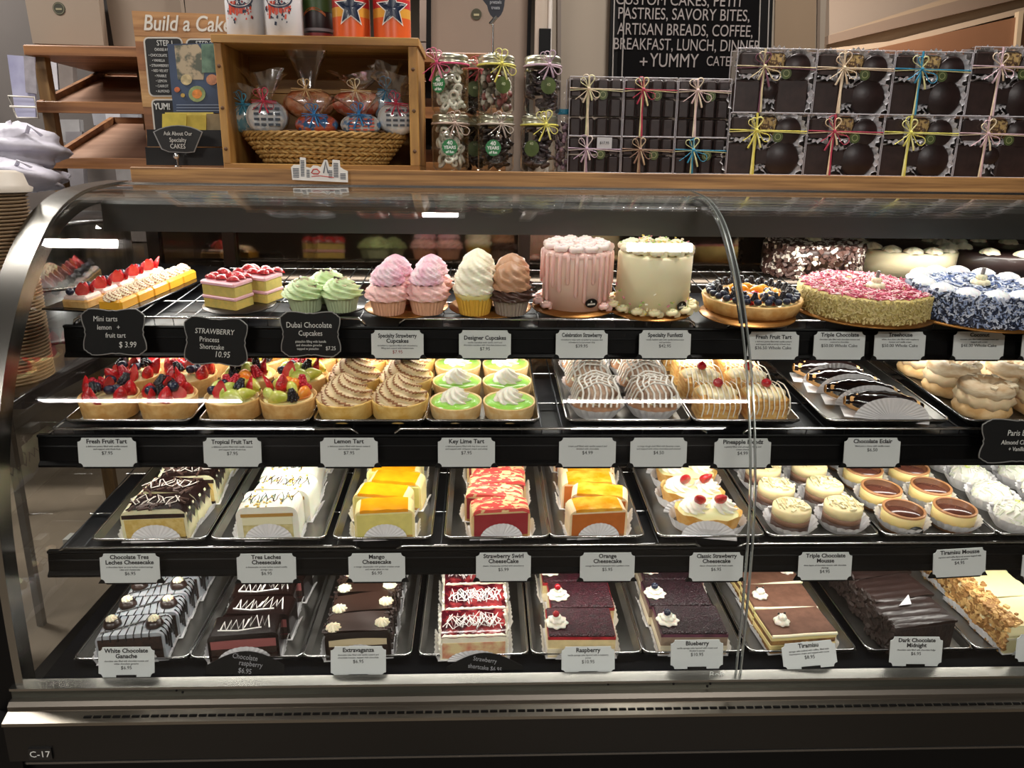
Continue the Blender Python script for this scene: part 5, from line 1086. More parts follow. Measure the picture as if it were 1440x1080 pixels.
# tumblers on the crate
ZC=cz1+.0045
def tumbler(px,kind,label,Y=1.86,r=.041,h=.17):
    x=at(px,50,Y=Y).x; t=thing('tall_cup',label,'cup',(x,Y,ZC),(0,0,R_(8 if px>450 else -6)),'printed cups on the crate')
    if kind=='white':
        MB().lathe([(.001,0),(r-.002,0),(r,.003),(r+.001,h),(.001,h)],40).build('can',mt('d3d3d6',.22,coat=.4),t)
        def dec(pts,name,m,off=.0006,th=.0004):
            mb=MB(); R=r+off
            vs=[(R*math.sin(u/r),-R*math.cos(u/r),z) for u,z in pts]; mb.add(vs,[list(range(len(vs)))]); mb.build(name,m,t)
        mb=MB(); q=random.Random(px)
        def cyl(u,z,k): R=r+.0010*k; return (R*math.sin(u/r),-R*math.cos(u/r),z)
        for i in range(60):
            u=q.uniform(-.03,.03); z=.058-abs(q.gauss(0,.013))+ (0 if u<0 else .003); s=q.uniform(.0008,.003)
            mb.add([cyl(u-s,z,1),cyl(u+s*.6,z-s*.5,1),cyl(u+s,z+s*2,1),cyl(u-s*.5,z+s*2.4,1)],[(0,1,2,3)],i%2)
        for i in range(4): mb.add([cyl(-.02+i*.008,.044+.004*(i%2),1.2),cyl(-.014+i*.008,.044,1.2),cyl(-.012+i*.008,.07,1.2),cyl(-.021+i*.008,.07,1.2)],[(0,1,2,3)],1)
        mb.build('paint_splatter',[mt('17223a',.4),mt('c7472e',.4)],t)
        mb=MB(); P=[(.030*math.cos(a*PI/12),.022*math.sin(a*PI/12)) for a in range(24)]
        def cyl2(u,z): R=r+.0016; return (R*math.sin((u+.004)/r),-R*math.cos((u+.004)/r),z)
        mb.add([cyl2(0,.078)]+[cyl2(u,.078+z) for u,z in P],[(0,i+1,(i+1)%24+1) for i in range(24)]); mb.build('oval_badge',mt('1a2440',.35),t)
        mb=MB(); mb.tube([cyl2(u*.86,.078+z*.82) for u,z in P],.0008,4,closed=True); mb.build('badge_ring',mt('e2e2e2',.4),t)
        for i,chh in enumerate('ASTROS'[1:]): text(chh,.011,mt('e2e2e2',.4),t,(((r+.003)*math.sin((-.016+i*.009)/r)),-(r+.003)*math.cos((-.016+i*.009)/r),.0665+.0015*abs(i-2)),rot=(PI/2,0,(-.016+i*.009)/r),name='badge_lettering')
    elif kind=='star':
        bands=[(0,'dd6231',.045),(.045,'e0a143',.064),(.064,'c8393a',.082),(.082,'e0643a',h)]
        for z0,c_,z1 in bands: MB().lathe([(r,z0),(r+.0003,z1)],40).build('colour_band',mt(c_,.25,coat=.5),t)
        MB().lathe([(.001,.0005),(r-.0005,.0005)],32).build('bottom',mt('a8502c',.4),t)
        MB().lathe([(r,h),(.001,h)],32).build('lid',mt('2a2a2e',.4),t)
        def star(k,off,name,m):
            mb=MB(); R=r+off; P=[]
            for i in range(10):
                a=PI/2+PI*i/5; q_=(.034 if i%2==0 else .014)*k; P.append((q_*math.cos(a),q_*math.sin(a)*1.05))
            Q=[]
            for i in range(10):
                for s in range(4):
                    f=s/4; Q.append((P[i][0]*(1-f)+P[(i+1)%10][0]*f,P[i][1]*(1-f)+P[(i+1)%10][1]*f))
            pt=lambda u,z:(R*math.sin(u/r),-R*math.cos(u/r),.062+z)
            V=[]; F_=[]
            for lv in range(4):
                s=(1,.66,.33,.0)[lv]; V+=[pt(u*s,z*s) for u,z in Q]
            n=40
            for lv in range(3): F_+=[(lv*n+i,lv*n+(i+1)%n,(lv+1)*n+(i+1)%n,(lv+1)*n+i) for i in range(n)]
            mb.add(V,F_); mb.build(name,m,t)
        star(1.18,.0012,'star_outline',mt('e6ded4',.4)); star(1.0,.0018,'star',mt('15223c',.3,coat=.3))
    else:
        MB().lathe([(.001,0),(r-.003,0),(r-.001,.004),(r,h),(.001,h)],32).build('can',mt('2a1d20',.4),t)
        MB().lathe([(r-.0005,.003),(r+.0003,.018)],32).build('red_band',mt('8c2d2a',.4),t); MB().lathe([(r-.0002,.022),(r+.0004,.028)],32).build('grey_band',mt('8f8a90',.4),t)
        MB().lathe([(r,.062),(r+.0008,.11)],32).build('green_band',mt('3d5a2c',.4),t)
        mb=MB(); mb.add([((r+.001)*math.sin(u),-(r+.001)*math.cos(u),.052+.012*math.cos(u*2.2)+dz) for u,dz in [(k_*.16-.7,0) for k_ in range(10)]+[(.74-k_*.16,.006) for k_ in range(10)]],[list(range(20))]); mb.build('orange_arc',mt('b5653a',.4),t)
tumbler(347,'white','white cup with dark splattered badge, leftmost on the crate'); tumbler(401,'white','white cup with dark splattered badge, second on the crate',Y=1.85)
tumbler(449,'dark','dark cup with green and red bands between white and orange cups',Y=1.90,r=.036)
tumbler(495,'star','orange striped cup with navy star beside the dark cup'); tumbler(552,'star','orange striped cup with navy star at the crate right end')
# jars
def jar(px,lvl,label,fill,rb,Y=1.83,lab='green',bx=0,s=1,bang=0,r=.041):
    x=lt(px,Y); H=.121; t=thing('mason_jar',label,'jar',(x,Y,ZT+lvl*(H+.0025)),(0,0,0),'glass jars of treats on the ledge')
    MB().lathe([(.001,.001),(r-.006,.001),(r,.008),(r+.0005,.09),(r-.004,.100),(r-.004,.104)],36).build('glass_body',JARG,t)
    mb=MB(); mb.lathe([(r-.003,.099),(r-.001,.1),(r-.0005,.107),(r-.002,.108),(r-.0005,.110),(r-.0005,.118),(r-.004,.121),(.001,.121)],36); mb.build('metal_lid',mt('c3c1ab',.3,.9),t)
    q=random.Random(px+lvl); mb=MB()
    if fill=='ring':
        for i in range(46):
            a=q.uniform(0,2*PI); rr=(r-.013)*math.sqrt(q.uniform(.35,1)); z=.012+.083*i/46
            M=Matrix.Translation((rr*math.cos(a),rr*math.sin(a),z))@Matrix.Rotation(a+q.uniform(-.5,.5)+PI/2,4,'Z')@Matrix.Rotation(q.uniform(.6,2.4),4,'X')
            mb.tube([(.0082*math.cos(2*PI*k_/9),.0082*math.sin(2*PI*k_/9),0) for k_ in range(9)],.0040,5,closed=True,M=M)
        m=mt('cfcabb',.5,sss=.1,var=.05,sc=60)
    elif fill=='star':
        for i in range(70):
            a=q.uniform(0,2*PI); rr=(r-.010)*math.sqrt(q.uniform(.3,1)); mb.ball(.0075,(rr*math.cos(a),rr*math.sin(a),.012+.084*i/70),6,4,mi=q.choice((0,0,1,2)),fn=lambda u,v:1+.25*math.cos(3*u))
        m=[mt('c9c2b2',.5),mt('8a4a45',.5),mt('5c4a3a',.5)]
    else:
        for i in range(60):
            a=q.uniform(0,2*PI); rr=(r-.011)*math.sqrt(q.uniform(.3,1)); M=Matrix.Translation((rr*math.cos(a),rr*math.sin(a),.012+.083*i/60))@Matrix.Rotation(q.uniform(0,6),4,'Z')@Matrix.Rotation(q.uniform(-1,1),4,'X')
            mb.tube([(.0085*math.cos(2*PI*k_/8),.0085*math.sin(2*PI*k_/8),0) for k_ in range(8)],.0042,5,closed=True,M=M)
        m=mt('2b1e1b' if fill=='dark' else '3d3236',.35,var=.2,sc=60)
    o=mb.build('treats',m,t); o['kind']='stuff'
    M=Matrix.Translation(((r+.001)*math.sin(bx),-(r+.001)*math.cos(bx),.05 if lvl==0 else .058))@Matrix.Rotation(bx,4,'Z')@Matrix.Rotation(PI/2,4,'X')
    g=MB(); g.lathe([(.0005,.0012),(.0175,.0008),(.0175,0)],40,M=M,fn=lambda a,j:1+(.05*math.cos(16*a) if j else 0),sm=False)
    g.build('round_sticker',mt('2e7d48',.4) if lab=='green' else mt('4c5a2c',.4),t)
    if lab=='green':
        for i,(s_,sz) in enumerate((('40',.0125),('YEARS',.0095),('of fun',.008))):
            text(s_,sz,mt('e6ece6',.5),t,((r+.003)*math.sin(bx),-(r+.003)*math.cos(bx),(.05 if lvl==0 else .058)+.009-i*.0095),rot=(PI/2,0,bx),name='sticker_lettering',bold=.0003)
    else:
        text('40',.009,mt('c9cfa8',.5),t,((r+.003)*math.sin(bx),-(r+.003)*math.cos(bx),.06),rot=(PI/2,0,bx),name='sticker_lettering')
    mb=MB(); mb.tube([((r+.001)*math.cos(2*PI*k_/24),(r+.001)*math.sin(2*PI*k_/24),.101) for k_ in range(24)],.0022,5,closed=True); mb.build('neck_ribbon',ribm(rb[0]),t)
    bow(t,s*.012,-r-.002,.101,rb[0],rb[1],.95,seed=px*3+lvl,ang=bang)
jar(634,0,'lower left jar of pale yogurt pretzels with green round sticker','ring',('b9a295','a58e80'),bx=-.0)
jar(697,0,'lower middle jar of dark treats with green round sticker','dark',('b5a89c','9c8d84'),bx=-.15)
jar(757,0,'lower right jar of dark pretzels with yellow bow','brown',('d3c95e','e0d884'),lab='olive',bx=-.45)
jar(634,1,'upper left jar of pale yogurt pretzels with pink ribbon','ring',('c0406a','d98aa0'),bx=-.6,s=-2.2)
jar(697,1,'upper middle jar of mixed sprinkled treats with yellow bow','star',('d6cd62','e3dc8a'),lab='olive',bx=.35)
jar(760,1,'upper right jar of dark treats with lilac bow','brown',('c3a9b8','ad94a6'),lab='olive',bx=.25)
jar(668,0,'rear lower jar half hidden between the left and middle jars','dark',('6a5a3a','8a7a4a'),Y=1.925,lab='olive')
jar(668,1,'rear upper jar with red ribbon behind the left and middle jars','dark',('b8404a','c85a60'),Y=1.925,lab='olive')
t=thing('clear_treat_tube','tall clear tube of treats with teal tie between jars and boxes','tube',(lt(789,1.86),1.86,ZT))
MB().lathe([(.001,.001),(.020,.001),(.021,.13),(.016,.14),(.016,.19)],20).build('tube',PLAS,t); MB().lathe([(.017,.128),(.018,.133),(.017,.138)],16).build('teal_tie',mt('2b86a5',.5),t)
mb=MB(); q=random.Random(6)
for i in range(30):
    a=q.uniform(0,6.28); mb.ball(.006,(.011*math.cos(a),.011*math.sin(a),.01+.1*i/30),6,4,mi=i%2)
mb.build('candies',[mt('a88a96',.5),mt('5b4a50',.5)],t)['kind']='stuff'
# spoon shaped black sign on a steel stand behind the jars
c=at(694,75,Y=1.86); t=thing('clip_sign','black clip sign on thin steel stem standing on the jar lid','sign',(lt(692,1.83),1.83,ZT+.2475))
MB().lathe([(.001,.006),(.008,.004),(.018,0),(.001,0)],16).build('base',CHROME,t); MB().tube([(0,0,.004),(0,0,.062)],.0025,6).build('stem',CHROME,t); MB().tube([(-.006,0,.062),(.008,0,.078)],.004,6).build('clip',CHROME,t)
P=[(.006+.028*math.cos(a*PI/10)*(1 if math.sin(a*PI/10)>0 else .7),.11+.036*math.sin(a*PI/10)) for a in range(20)]
MB().prism(P[::-1],-.0015,.0015,'y').build('sign_board',mt('1c1f2c',.5),t)
for i in range(4): text(('dipped','assorted','pretzels','treats')[i],.010,mt('b9bcc4',.6),t,(.006,-.002,.128-i*.011),name='chalk_lettering',sx=.8)
# ---------------- boxes of chocolate dipped cookies
CK=mt('2c1d1b',.38,var=.15,sc=40,bump=.15,bsc=120); CK2=mt('33231f',.4,var=.2,sc=60)
def _disc(R,T,name,m):
    mb=MB(); mb.lathe([(.001,0),(R*.92,0),(R,T*.3),(R,T*.7),(R*.9,T),(.001,T)],28,M=Matrix.Rotation(PI/2,4,'X')); return mb.mesh(name,m)
def _sq(W,T,name,m,H=None):
    mb=MB(); H=H or W; mb.box(-W/2,W/2,-T,0,-H/2,H/2,bev=.004); return mb.mesh(name,m)
def _cup(R):
    mb=MB()
    def g(i,j):
        a=2*PI*i/36; r=R+(.0035*j)+(.0014 if i%2 else -.0014)*j; return (r*math.cos(a),-.002-.006*j,r*math.sin(a))
    mb.grid(g,36,2,cu=True,sm=False); return mb.mesh('paper_cup',PAPER)
_cm={}
def cook(kind,parent,x,y,z,R):
    k_=(kind,round(R,3))
    if k_ not in _cm:
        _cm[k_]={'round':lambda:_disc(R,.014,'round_cookie',CK),'square':lambda:_sq(R*1.85,.014,'square_cookie',CK2),'nut':lambda:_sq(R*1.6,.010,'nut_cookie',mt('b79a62',.6,h2='5a4028',sc=130,bump=.8,bsc=160,thr=(.45,.55))),'cup':lambda:_cup(R)}[kind]()
    return put(_cm[k_],{'round':'round_cookie','square':'square_cookie','nut':'nut_cookie','cup':'paper_cup'}[kind],parent,(x,y,z))
def clearbox(t,w,d,h):
    mb=MB(); mb.box(-w/2,w/2,0,d,0,h); mb.build('clear_box',PLAS,t)
    mb=MB(); e=.0009
    for (x,y) in ((-w/2,0),(w/2,0),(-w/2,d),(w/2,d)): mb.tube([(x,y,0),(x,y,h)],e,4)
    for z in (.0,h):
        for y in (0,d): mb.tube([(-w/2,y,z),(w/2,y,z)],e,4)
    mb.build('folded_edge',mt('b5b0b5',.3),t)['kind']='stuff'
def olive(t,x,y,z,r=.013):
    MB().lathe([(.0005,.0012),(r,.001),(r,0)],24,M=Matrix.Translation((x,y,z))@Matrix.Rotation(PI/2,4,'X'),sm=False).build('round_sticker',mt('4d5a2f',.4),t)
    MB().lathe([(r*.5,.0016),(r*.6,.0016)],16,M=Matrix.Translation((x,y,z))@Matrix.Rotation(PI/2,4,'X'),sm=False).build('sticker_mark',mt('a9ad7a',.5),t)
YB=1.815
def bigbox(px0,px1,z0,h,label,rb,lay):
    a=lt(px0,YB); b=lt(px1,YB); w=b-a-.003; t=thing('cookie_gift_box',label,'gift box',((a+b)/2,YB,z0),(0,0,0),'large clear boxes of chocolate cookies'); clearbox(t,w,.05,h)
    MB().box(-w/2+.003,w/2-.003,.020,.045,.002,h-.004).build('backing_card',mt('4a4440',.7),t)
    r=w*.235
    for (kd,x,z,q) in lay: 
        cook('cup',t,x*w,.018,z*h,r*q); cook(kd,t,x*w,.017,z*h,r*q*.93)
    olive(t,w*.13,-.001,h*.62,.012)
    bow(t,-w*.16,-.001,h*.72,rb[0],rb[1],1.05,wrap=(-w/2,w/2),down=0,up=h*.28,seed=px0)
L1=[('square',-.31,.26,.95),('round',.22,.27,1.05),('square',-.34,.78,.62),('nut',.02,.80,.62),('round',.27,.72,.80),('square',-.05,.30,.45)]
L2=[('square',-.32,.26,.95),('square',.24,.27,1.0),('square',-.33,.78,.62),('nut',.02,.80,.62),('round',.28,.72,.80),('round',-.04,.36,.5)]
HB=.134
q=0
xs_=[(1020,1129),(1129,1235),(1235,1340),(1340,1452)]
cols=[('yellow','d6c95a','e6dd8c'),('red','a8324a','d9c3a0'),('yellow','d3cb62','e2dc9a'),('pale pink','c9a8ae','d8c7a8')]
cols2=[('maroon and cream','c9b994','6d3f52'),('cream','d9c6aa','cdb59a'),('teal','2b84a8','c9c48f'),('pale pink','cbaeb6','d3bfa6')]
for i,(a,b) in enumerate(xs_):
    pos=['first','second','third','rightmost'][i]
    bigbox(a,b,ZT,HB,f"{cols[i][0]} ribboned cookie box, {pos} in the lower row of large boxes",cols[i][1:],L1 if i!=3 else L2)
    bigbox(a+3,b+3,ZT+HB+.001,HB if i<3 else HB+.012,f"{cols2[i][0]} ribboned cookie box, {pos} in the upper row of large boxes",cols2[i][1:],L2 if i in(0,) else L1)
def smallbox(px0,px1,z0,h,label,rb,bowz,sb=True,hid=False,Y=1.822):
    a=lt(px0,Y); b=lt(px1,Y); w=b-a-.003; t=thing('small_cookie_box',label,'gift box',((a+b)/2,Y,z0),(0,0,0),'small clear boxes of chocolate cookies'); clearbox(t,w,.07,h)
    n=4
    for i in range(n):
        for j in range(2 if h<.1 else 3):
            z=h*(j+.5)/(2 if h<.1 else 3); M=None
            key=('bite',round(h/(2 if h<.1 else 3),4))
            if key not in _cm: mb=MB(); hh=key[1]*.9; mb.box(-.013,.013,.004,.06,-hh/2,hh/2,bev=.004); _cm[key]=mb.mesh('chocolate_cookie',CK)
            put(_cm[key],'chocolate_cookie',t,(-w/2+w*(i+.5)/n,0,z))
    if sb: olive(t,w*.12,-.001,bowz-.012,.011)
    bow(t,-w*.15,-.001,bowz,rb[0],rb[1],.9,wrap=(-w/2,w/2),down=.0,up=h-bowz,seed=px0)
SX=[(797,872),(872,946),(946,1020)]
sc1=[('lilac','b79cb0','d6c8c2'),('brown and tan','8f6f5f','b8a184'),('teal','2a86a8','cfcf9c')]
sc2=[('cream','d6c3a8','d8d3a6'),('crimson','a83048','d9cc9a'),('blush','ceb3b0','d9c9b0')]
for i,(a,b) in enumerate(SX):
    pos=['left','middle','right'][i]
    smallbox(a,b,ZT,.079,f"{sc1[i][0]} ribboned small cookie box, {pos} of the bottom row",sc1[i][1:],.052)
    smallbox(a,b,ZT+.080,.125,f"{sc2[i][0]} ribboned small cookie box, {pos} of the upper row",sc2[i][1:],.10)
c=at(850,201,Y=1.818); t=thing('blank_sticker','small white rectangular sticker on the lower left small box','sticker',c); MB().box(-.017,.017,-.0006,.0004,-.012,.012).build('label',mt('b9b7ba',.6),t); 
text('$17.95',.008,INK,t,(0,-.0012,0),name='small_lettering')
# ================================================================ SIGN, POSTER, LEAFLETS
YS=1.965
t=thing('build_a_cake_sign','tall wooden plank sign with white script reading Build a Cake','sign',(at(260,230,Y=YS).x,YS,ZT)); S0=Vector(t.location)
pl_=[('b98a58','8f5f36'),('c69a66','a87846'),('7a4d2c','946038'),('b88e5e','9c6c40'),('c9a06c','b08450'),('8a5a36','6d4426'),('b78654','9a6a3c')]
ys=[15,50,58,98,130,150,190,233]
L=lambda y:185+(y-15)*(210-185)/215; Rr=lambda y:335
for i in range(7):
    mb=MB(); y0,y1=ys[i],ys[i+1]; p=[at(L(y0),y0,Y=YS),at(Rr(y0),y0+6,Y=YS),at(Rr(y1),y1+(6 if i<6 else 0),Y=YS),at(L(y1),y1,Y=YS)]
    mb.prism([(v.x,v.z) for v in p][::-1],YS+.0005*(i%2),YS+.014,'y'); mb.build('plank',wood(pl_[i][0],pl_[i][1],9,(.5,5,8)),t,-S0)
def panel(P,Y,name,m,par,th=.0015,orig=None): 
    mb=MB(); quad(mb,P,Y,th); return mb.build(name,m,par,-orig)
def rpanel(x0,y0,x1,y1,Y,par,orig,lean=.1):
    for g,m,nm,dy in ((0,mt('c9c4bc',.6),'white_border',0),(2.2,mt('18181a',.6),'black_panel',-.0008)):
        P=[]; r=7-g
        for cx,cy,a0 in ((x0+r+g,y0+r+g,PI),(x1-r-g,y0+r+g,PI*1.5),(x1-r-g,y1-r-g,0),(x0+r+g,y1-r-g,PI/2)):
            for k_ in range(4):
                a=a0+k_*PI/6; yy=cy+r*math.sin(a); P.append((cx+r*math.cos(a)+lean*(yy-y0),yy))
        mb=MB(); quad(mb,P[::-1],Y+dy,.0008); mb.build(nm,m,par,-orig)
rpanel(201,52,256,136,YS-.0012,t,S0); rpanel(261,54,330,136,YS-.0012,t,S0,.05); rpanel(212,139,300,200,YS-.0012,t,S0)
def stext(s,px,py,sz,m=None,Y=YS,par=None,orig=None,**k):
    c=at(px,py,Y=Y); text(s,sz,m or CHALK,par,c-orig,**k)
stext('Build a Cake',262,34,.047,mt('d8d2c8',.6),YS-.001,t,S0,name='script_lettering',shear=.25,sx=.84,bold=.0006)
stext('STEP 1',232,61,.017,None,YS-.003,t,S0,sx=.8); stext('STEP 2',287,62,.017,None,YS-.003,t,S0,sx=.8)
stext('CHOOSE A FLAVOR',232,70,.009,None,YS-.003,t,S0,sx=.6)
for i,s_ in enumerate(('CHOCOLATE','VANILLA','STRAWBERRY','RED VELVET','MARBLE','LEMON','CARROT','ALMOND')): stext('• '+s_,222+i*1.0,78+i*7.2,.0085,None,YS-.003,t,S0,sx=.75,name='small_lettering')
stext('YUM!',228,150,.020,None,YS-.003,t,S0,sx=.8,bold=.0005)
tp=thing('menu_poster','blue food menu poster in clear holder before the wooden sign','poster',(at(270,150,Y=1.94).x,1.94,ZT)); P0=Vector(tp.location)
def pq(P,nm,m,dy=0): mb=MB(); quad(mb,P,1.94+dy,.001); return mb.build(nm,m,tp,-P0)
pq([(244,159),(318,159),(312,60),(235,62)],'sheet',mt('2c3a55',.45,h2='3a4d6d',sc=12))
pq([(250,112),(245,64),(278,62),(290,80),(286,112)],'food_picture',mt('b5a58a',.5,h2='5b5f52',sc=45,thr=(.45,.55)),-.001)
pq([(284,102),(283,62),(311,61),(314,102)],'green_picture',mt('39564a',.5,h2='6f8f7a',sc=30),-.0012)
for (x,y,r_,c_) in ((277,132,12,'8fa06a'),(277,132,7,'d9873a'),(298,112,8,'c98a66'),(262,112,8,'c9b88c'),(249,126,4,'c4683a'),(257,134,3,'d8b25a')):
    pq([(x+r_*math.cos(a*PI/8),y-r_*.95*math.sin(a*PI/8)) for a in range(16)][::-1][::-1],'dish_picture',mt(c_,.5,var=.3,sc=60),-.0018-.0005*(r_<10))
for i in range(3): pq([(248,148+i*4),(312,148+i*4),(312,147+i*4),(248,147+i*4)],'text_line',mt('8f9db5',.6),-.0012)
t=thing('order_form_holder','black acrylic holder with yellow order slips below the poster','holder',(at(262,232,Y=1.91).x,1.91,ZT)); H0=Vector(t.location)
def hq(P,nm,m,Y,th): mb=MB(); quad(mb,P,Y,th); return mb.build(nm,m,t,-H0)
hq([(206,232),(318,233),(316,208),(204,207)],'lower_pocket',mt('1b1b1d',.25),1.885,.02); hq([(207,206),(316,206),(315,183),(206,182)],'upper_pocket',mt('222224',.25),1.905,.02)
for ii,(x0,x1,y0,y1,c_) in enumerate(((228,262,160,183,'c9b648'),(262,290,162,184,'bfa940'),(290,312,160,184,'8a7a5a'),(232,300,158,170,'d3c05a'))): hq([(x0,y1),(x1,y1),(x1,y0),(x0,y0)],'paper_slip',mt(c_,.6,var=.15,sc=30),1.913+.0025*ii,.001)
t=thing('fan_chalk_sign','small fan shaped chalk sign reading Ask About Our Specialty Cakes','sign',(at(250,231,Y=1.86).x,1.86,ZT))
F0=Vector(t.location); P=[]
for k_ in range(9): a=R_(60+60*k_/8); P.append((250+66*math.cos(a),243-66*math.sin(a)))
P+=[(228,209),(238,213),(262,214),(272,213)]
for nm,s_,m,dy in (('rim',1.06,mt('8f8f90',.5),0),('board',1,mt('17181b',.6),-.001)):
    mb=MB(); quad(mb,[(250+(x-250)*s_,195+(y-195)*s_) for x,y in P],1.858+dy,.002); mb.build(nm,m,t,-F0)
for s_,x,y,sz in (('Ask About Our',250,188,.0125),('Specialty',250,197,.0135),('CAKES',250,206,.0145)): stext(s_,x,y,sz,None,1.853,t,F0,sx=.8,name='chalk_lettering')
MB().lathe([(.001,.004),(.007,.003),(.008,0),(.001,0)],16).build('base',CHROME,t); MB().tube([(0,0,.003),(0,0,.022)],.0022,6).build('stem',CHROME,t); MB().ball(.007,(0,-.004,.024),10,6,sc=(1,.5,1)).build('clip',mt('d8d8d8',.2,.9),t)
# ================================================================ BACKGROUND
tag(MB().box(-3.4,-1.05,3.2,3.3,1.1,2.6).build('wall_grey_panel',mt('4a4441',.8,var=.08,sc=3)),kind='structure')
bpy.data.objects['wall_grey_panel'].name='wall_rear_left'
def bgp(P,Y,th,name,m,par,orig): mb=MB(); quad(mb,P,Y,th); return mb.build(name,m,par,-orig)
WR=wood('95653a','6d4424',6,(.4,5,8))
t=thing('bread_rack','wooden bread rack with slanted shelf trays at left','rack',(-1.05,2.4,0)); B0=Vector(t.location)
WP=wood('86683f','5f4526',6,(6,6,.5))
for (x0,x1,xa_,xb_) in ((49,62,72,92),): pass
a,b=at(54,78,Y=2.33),at(84,262,Y=2.33); dx=(b.x-a.x)/(b.z-a.z)
def post(xc,Y,z0,z1,w_=.03):
    mb=MB(); X=lambda z:xc+(z-a.z)*dx; mb.prism([(X(z0)-w_/2,z0),(X(z0)+w_/2,z0),(X(z1)+w_/2,z1),(X(z1)-w_/2,z1)],Y,Y+.03,'y'); mb.build('post',WP,t,-B0)
post(a.x,2.33,0,1.70); post(a.x+.14,2.66,0,1.70); post(a.x+1.25,2.33,0,1.70); post(a.x+1.25,2.66,0,1.70)
for (yl,yr,xl,hh,slope) in ((144,146,48,11,1),(223,225,62,11,1)):
    p=at(xl,yl,Y=2.30); X0,X1=p.x,p.x+1.3; z=p.z-.02; dz=.13; D=.42
    mb=MB(); mb.box(X0,X1,2.295,2.312,z-.006,z+.024,bev=.002); mb.build('tray_front',WR,t,-B0)
    mb=MB(); mb.prism([(2.312,z),(2.312+D,z+dz),(2.312+D,z+dz+.008),(2.312,z+.008)],X0+.012,X1-.012,'x'); mb.build('tray_bottom',wood('b08a72','8a6650',5,(.5,3,3)),t,-B0)
    for xx in (X0,X1-.014):
        mb=MB(); mb.prism([(2.312,z-.006),(2.312+D,z+dz-.006),(2.312+D,z+dz+.028),(2.312,z+.024)],xx,xx+.014,'x'); mb.build('tray_side',WR,t,-B0)
    mb=MB(); mb.box(X0,X1,2.312+D,2.326+D,z+dz-.006,z+dz+.028); mb.build('tray_back',WR,t,-B0)
    for k_ in range(3): MB().ball(.008,(X0+.2+.4*k_,2.33+D,z+dz+.035),8,6).build('hook',CHROME,t,-B0)
p=at(34,62,Y=2.30); MB().box(p.x,p.x+1.3,2.29,2.72,p.z-.028,p.z-.002,bev=.003).build('top_shelf',WR,t,-B0)
ZR=p.z
def flatbox(P,Y,lab,sx,sy,st=True,mcol='8f8071'):
    q=at(P[0][0],P[0][1],Y=Y); t=thing('cake_box_panel',lab,'box',(q.x,Y,q.z),(0,0,0),'flattened beige cake boxes'); o=Vector(t.location)
    bgp(P,Y,.03,'card_body',mt(mcol,.75,var=.04,sc=4),t,o)
    if st:
        c=at(sx,sy,Y=Y-.001); R=.016*(Y/2.3)
        MB().lathe([(.0005,.001),(R,.001),(R,0)],28,M=Matrix.Translation(c-o)@Matrix.Rotation(PI/2,4,'X'),sm=False).build('round_sticker',mt('2f2f22',.5),t)
        MB().box(c.x-o.x-R*.5,c.x-o.x+R*.5,-.003,-.0022,c.z-o.z-R*.25,c.z-o.z+R*.05).build('sticker_mark',mt('8a8468',.6),t)
        MB().lathe([(R*.8,.0016),(R*.9,.0016)],28,M=Matrix.Translation(c-o)@Matrix.Rotation(PI/2,4,'X'),sm=False).build('sticker_ring',mt('6d6a52',.6),t)
flatbox([(46,61),(146,64),(134,-40),(28,-40)],2.40,'beige cake box with round dark sticker, leftmost on the rack',83,12)
flatbox([(160,64),(262,70),(248,-40),(143,-40)],2.46,'beige cake box right of the dark gap on the rack',0,0,False,'887a6c')
flatbox([(266,70),(330,72),(330,-40),(256,-40)],2.42,'beige cake box behind the Build a Cake sign',0,0,False,'8b7d70')
t=thing('dark_gap_strip','dark strips standing in for the shaded gaps between the beige boxes','gap strip',at(150,64,Y=2.5)); o_=Vector(t.location)  # near-black boards stand in for the shade in the gaps between boxes
bgp([(147,64),(162,64),(146,-40),(131,-40)],2.5,.02,'board',mt('1d1715',.6),t,o_); bgp([(250,66),(268,66),(262,-40),(246,-40)],2.5,.02,'board',mt('1d1715',.6),t,o_)
t=thing('framed_board','large beige board with black edges and round sticker behind the jars','board',at(600,250,Y=2.5)); o_=Vector(t.location)
bgp([(606,250),(737,250),(744,-60),(606,-60)],2.5,.02,'board_face',mt('87776a',.7,var=.04,sc=4),t,o_)
bgp([(598,250),(606,250),(606,-60),(600,-60)],2.49,.04,'black_edge',BLK,t,o_); bgp([(737,250),(742,250),(749,-60),(744,-60)],2.49,.04,'black_edge',BLK,t,o_)
c=at(670,20,Y=2.498)-o_; MB().lathe([(.0005,.001),(.0155,.001),(.0155,0)],28,M=Matrix.Translation(c)@Matrix.Rotation(PI/2,4,'X'),sm=False).build('round_sticker',mt('3b3a26',.5),t)
MB().box(c.x-.008,c.x+.008,c.y-.003,c.y-.0015,c.z-.005,c.z+.001).build('sticker_mark',mt('a39c7a',.6),t)
t=thing('storage_shelving','grey shelving with stacked white containers seen beside the crate','shelving',at(590,240,Y=2.9)); o_=Vector(t.location)
for (y0,y1,c_) in ((90,98,'6b4f38'),(152,158,'a06f40'),(210,216,'a06f40')): bgp([(540,y1),(640,y1),(640,y0),(540,y0)],2.9,.3,'shelf_board',mt(c_,.6),t,o_)
for ii,(x0,x1,y0,y1,c_) in enumerate(((590,600,0,58,'8a7a70'),(578,602,60,90,'8f8078'),(585,606,128,152,'a99f98'),(584,606,100,120,'7a716c'),(585,606,170,180,'b5aaa4'),(586,606,186,204,'5a514c'),(585,606,218,240,'8a6a52'))): bgp([(x0,y1),(x1,y1),(x1,y0),(x0,y0)],2.93-.004*ii,.15,'container',mt(c_,.5,var=.1,sc=8),t,o_)
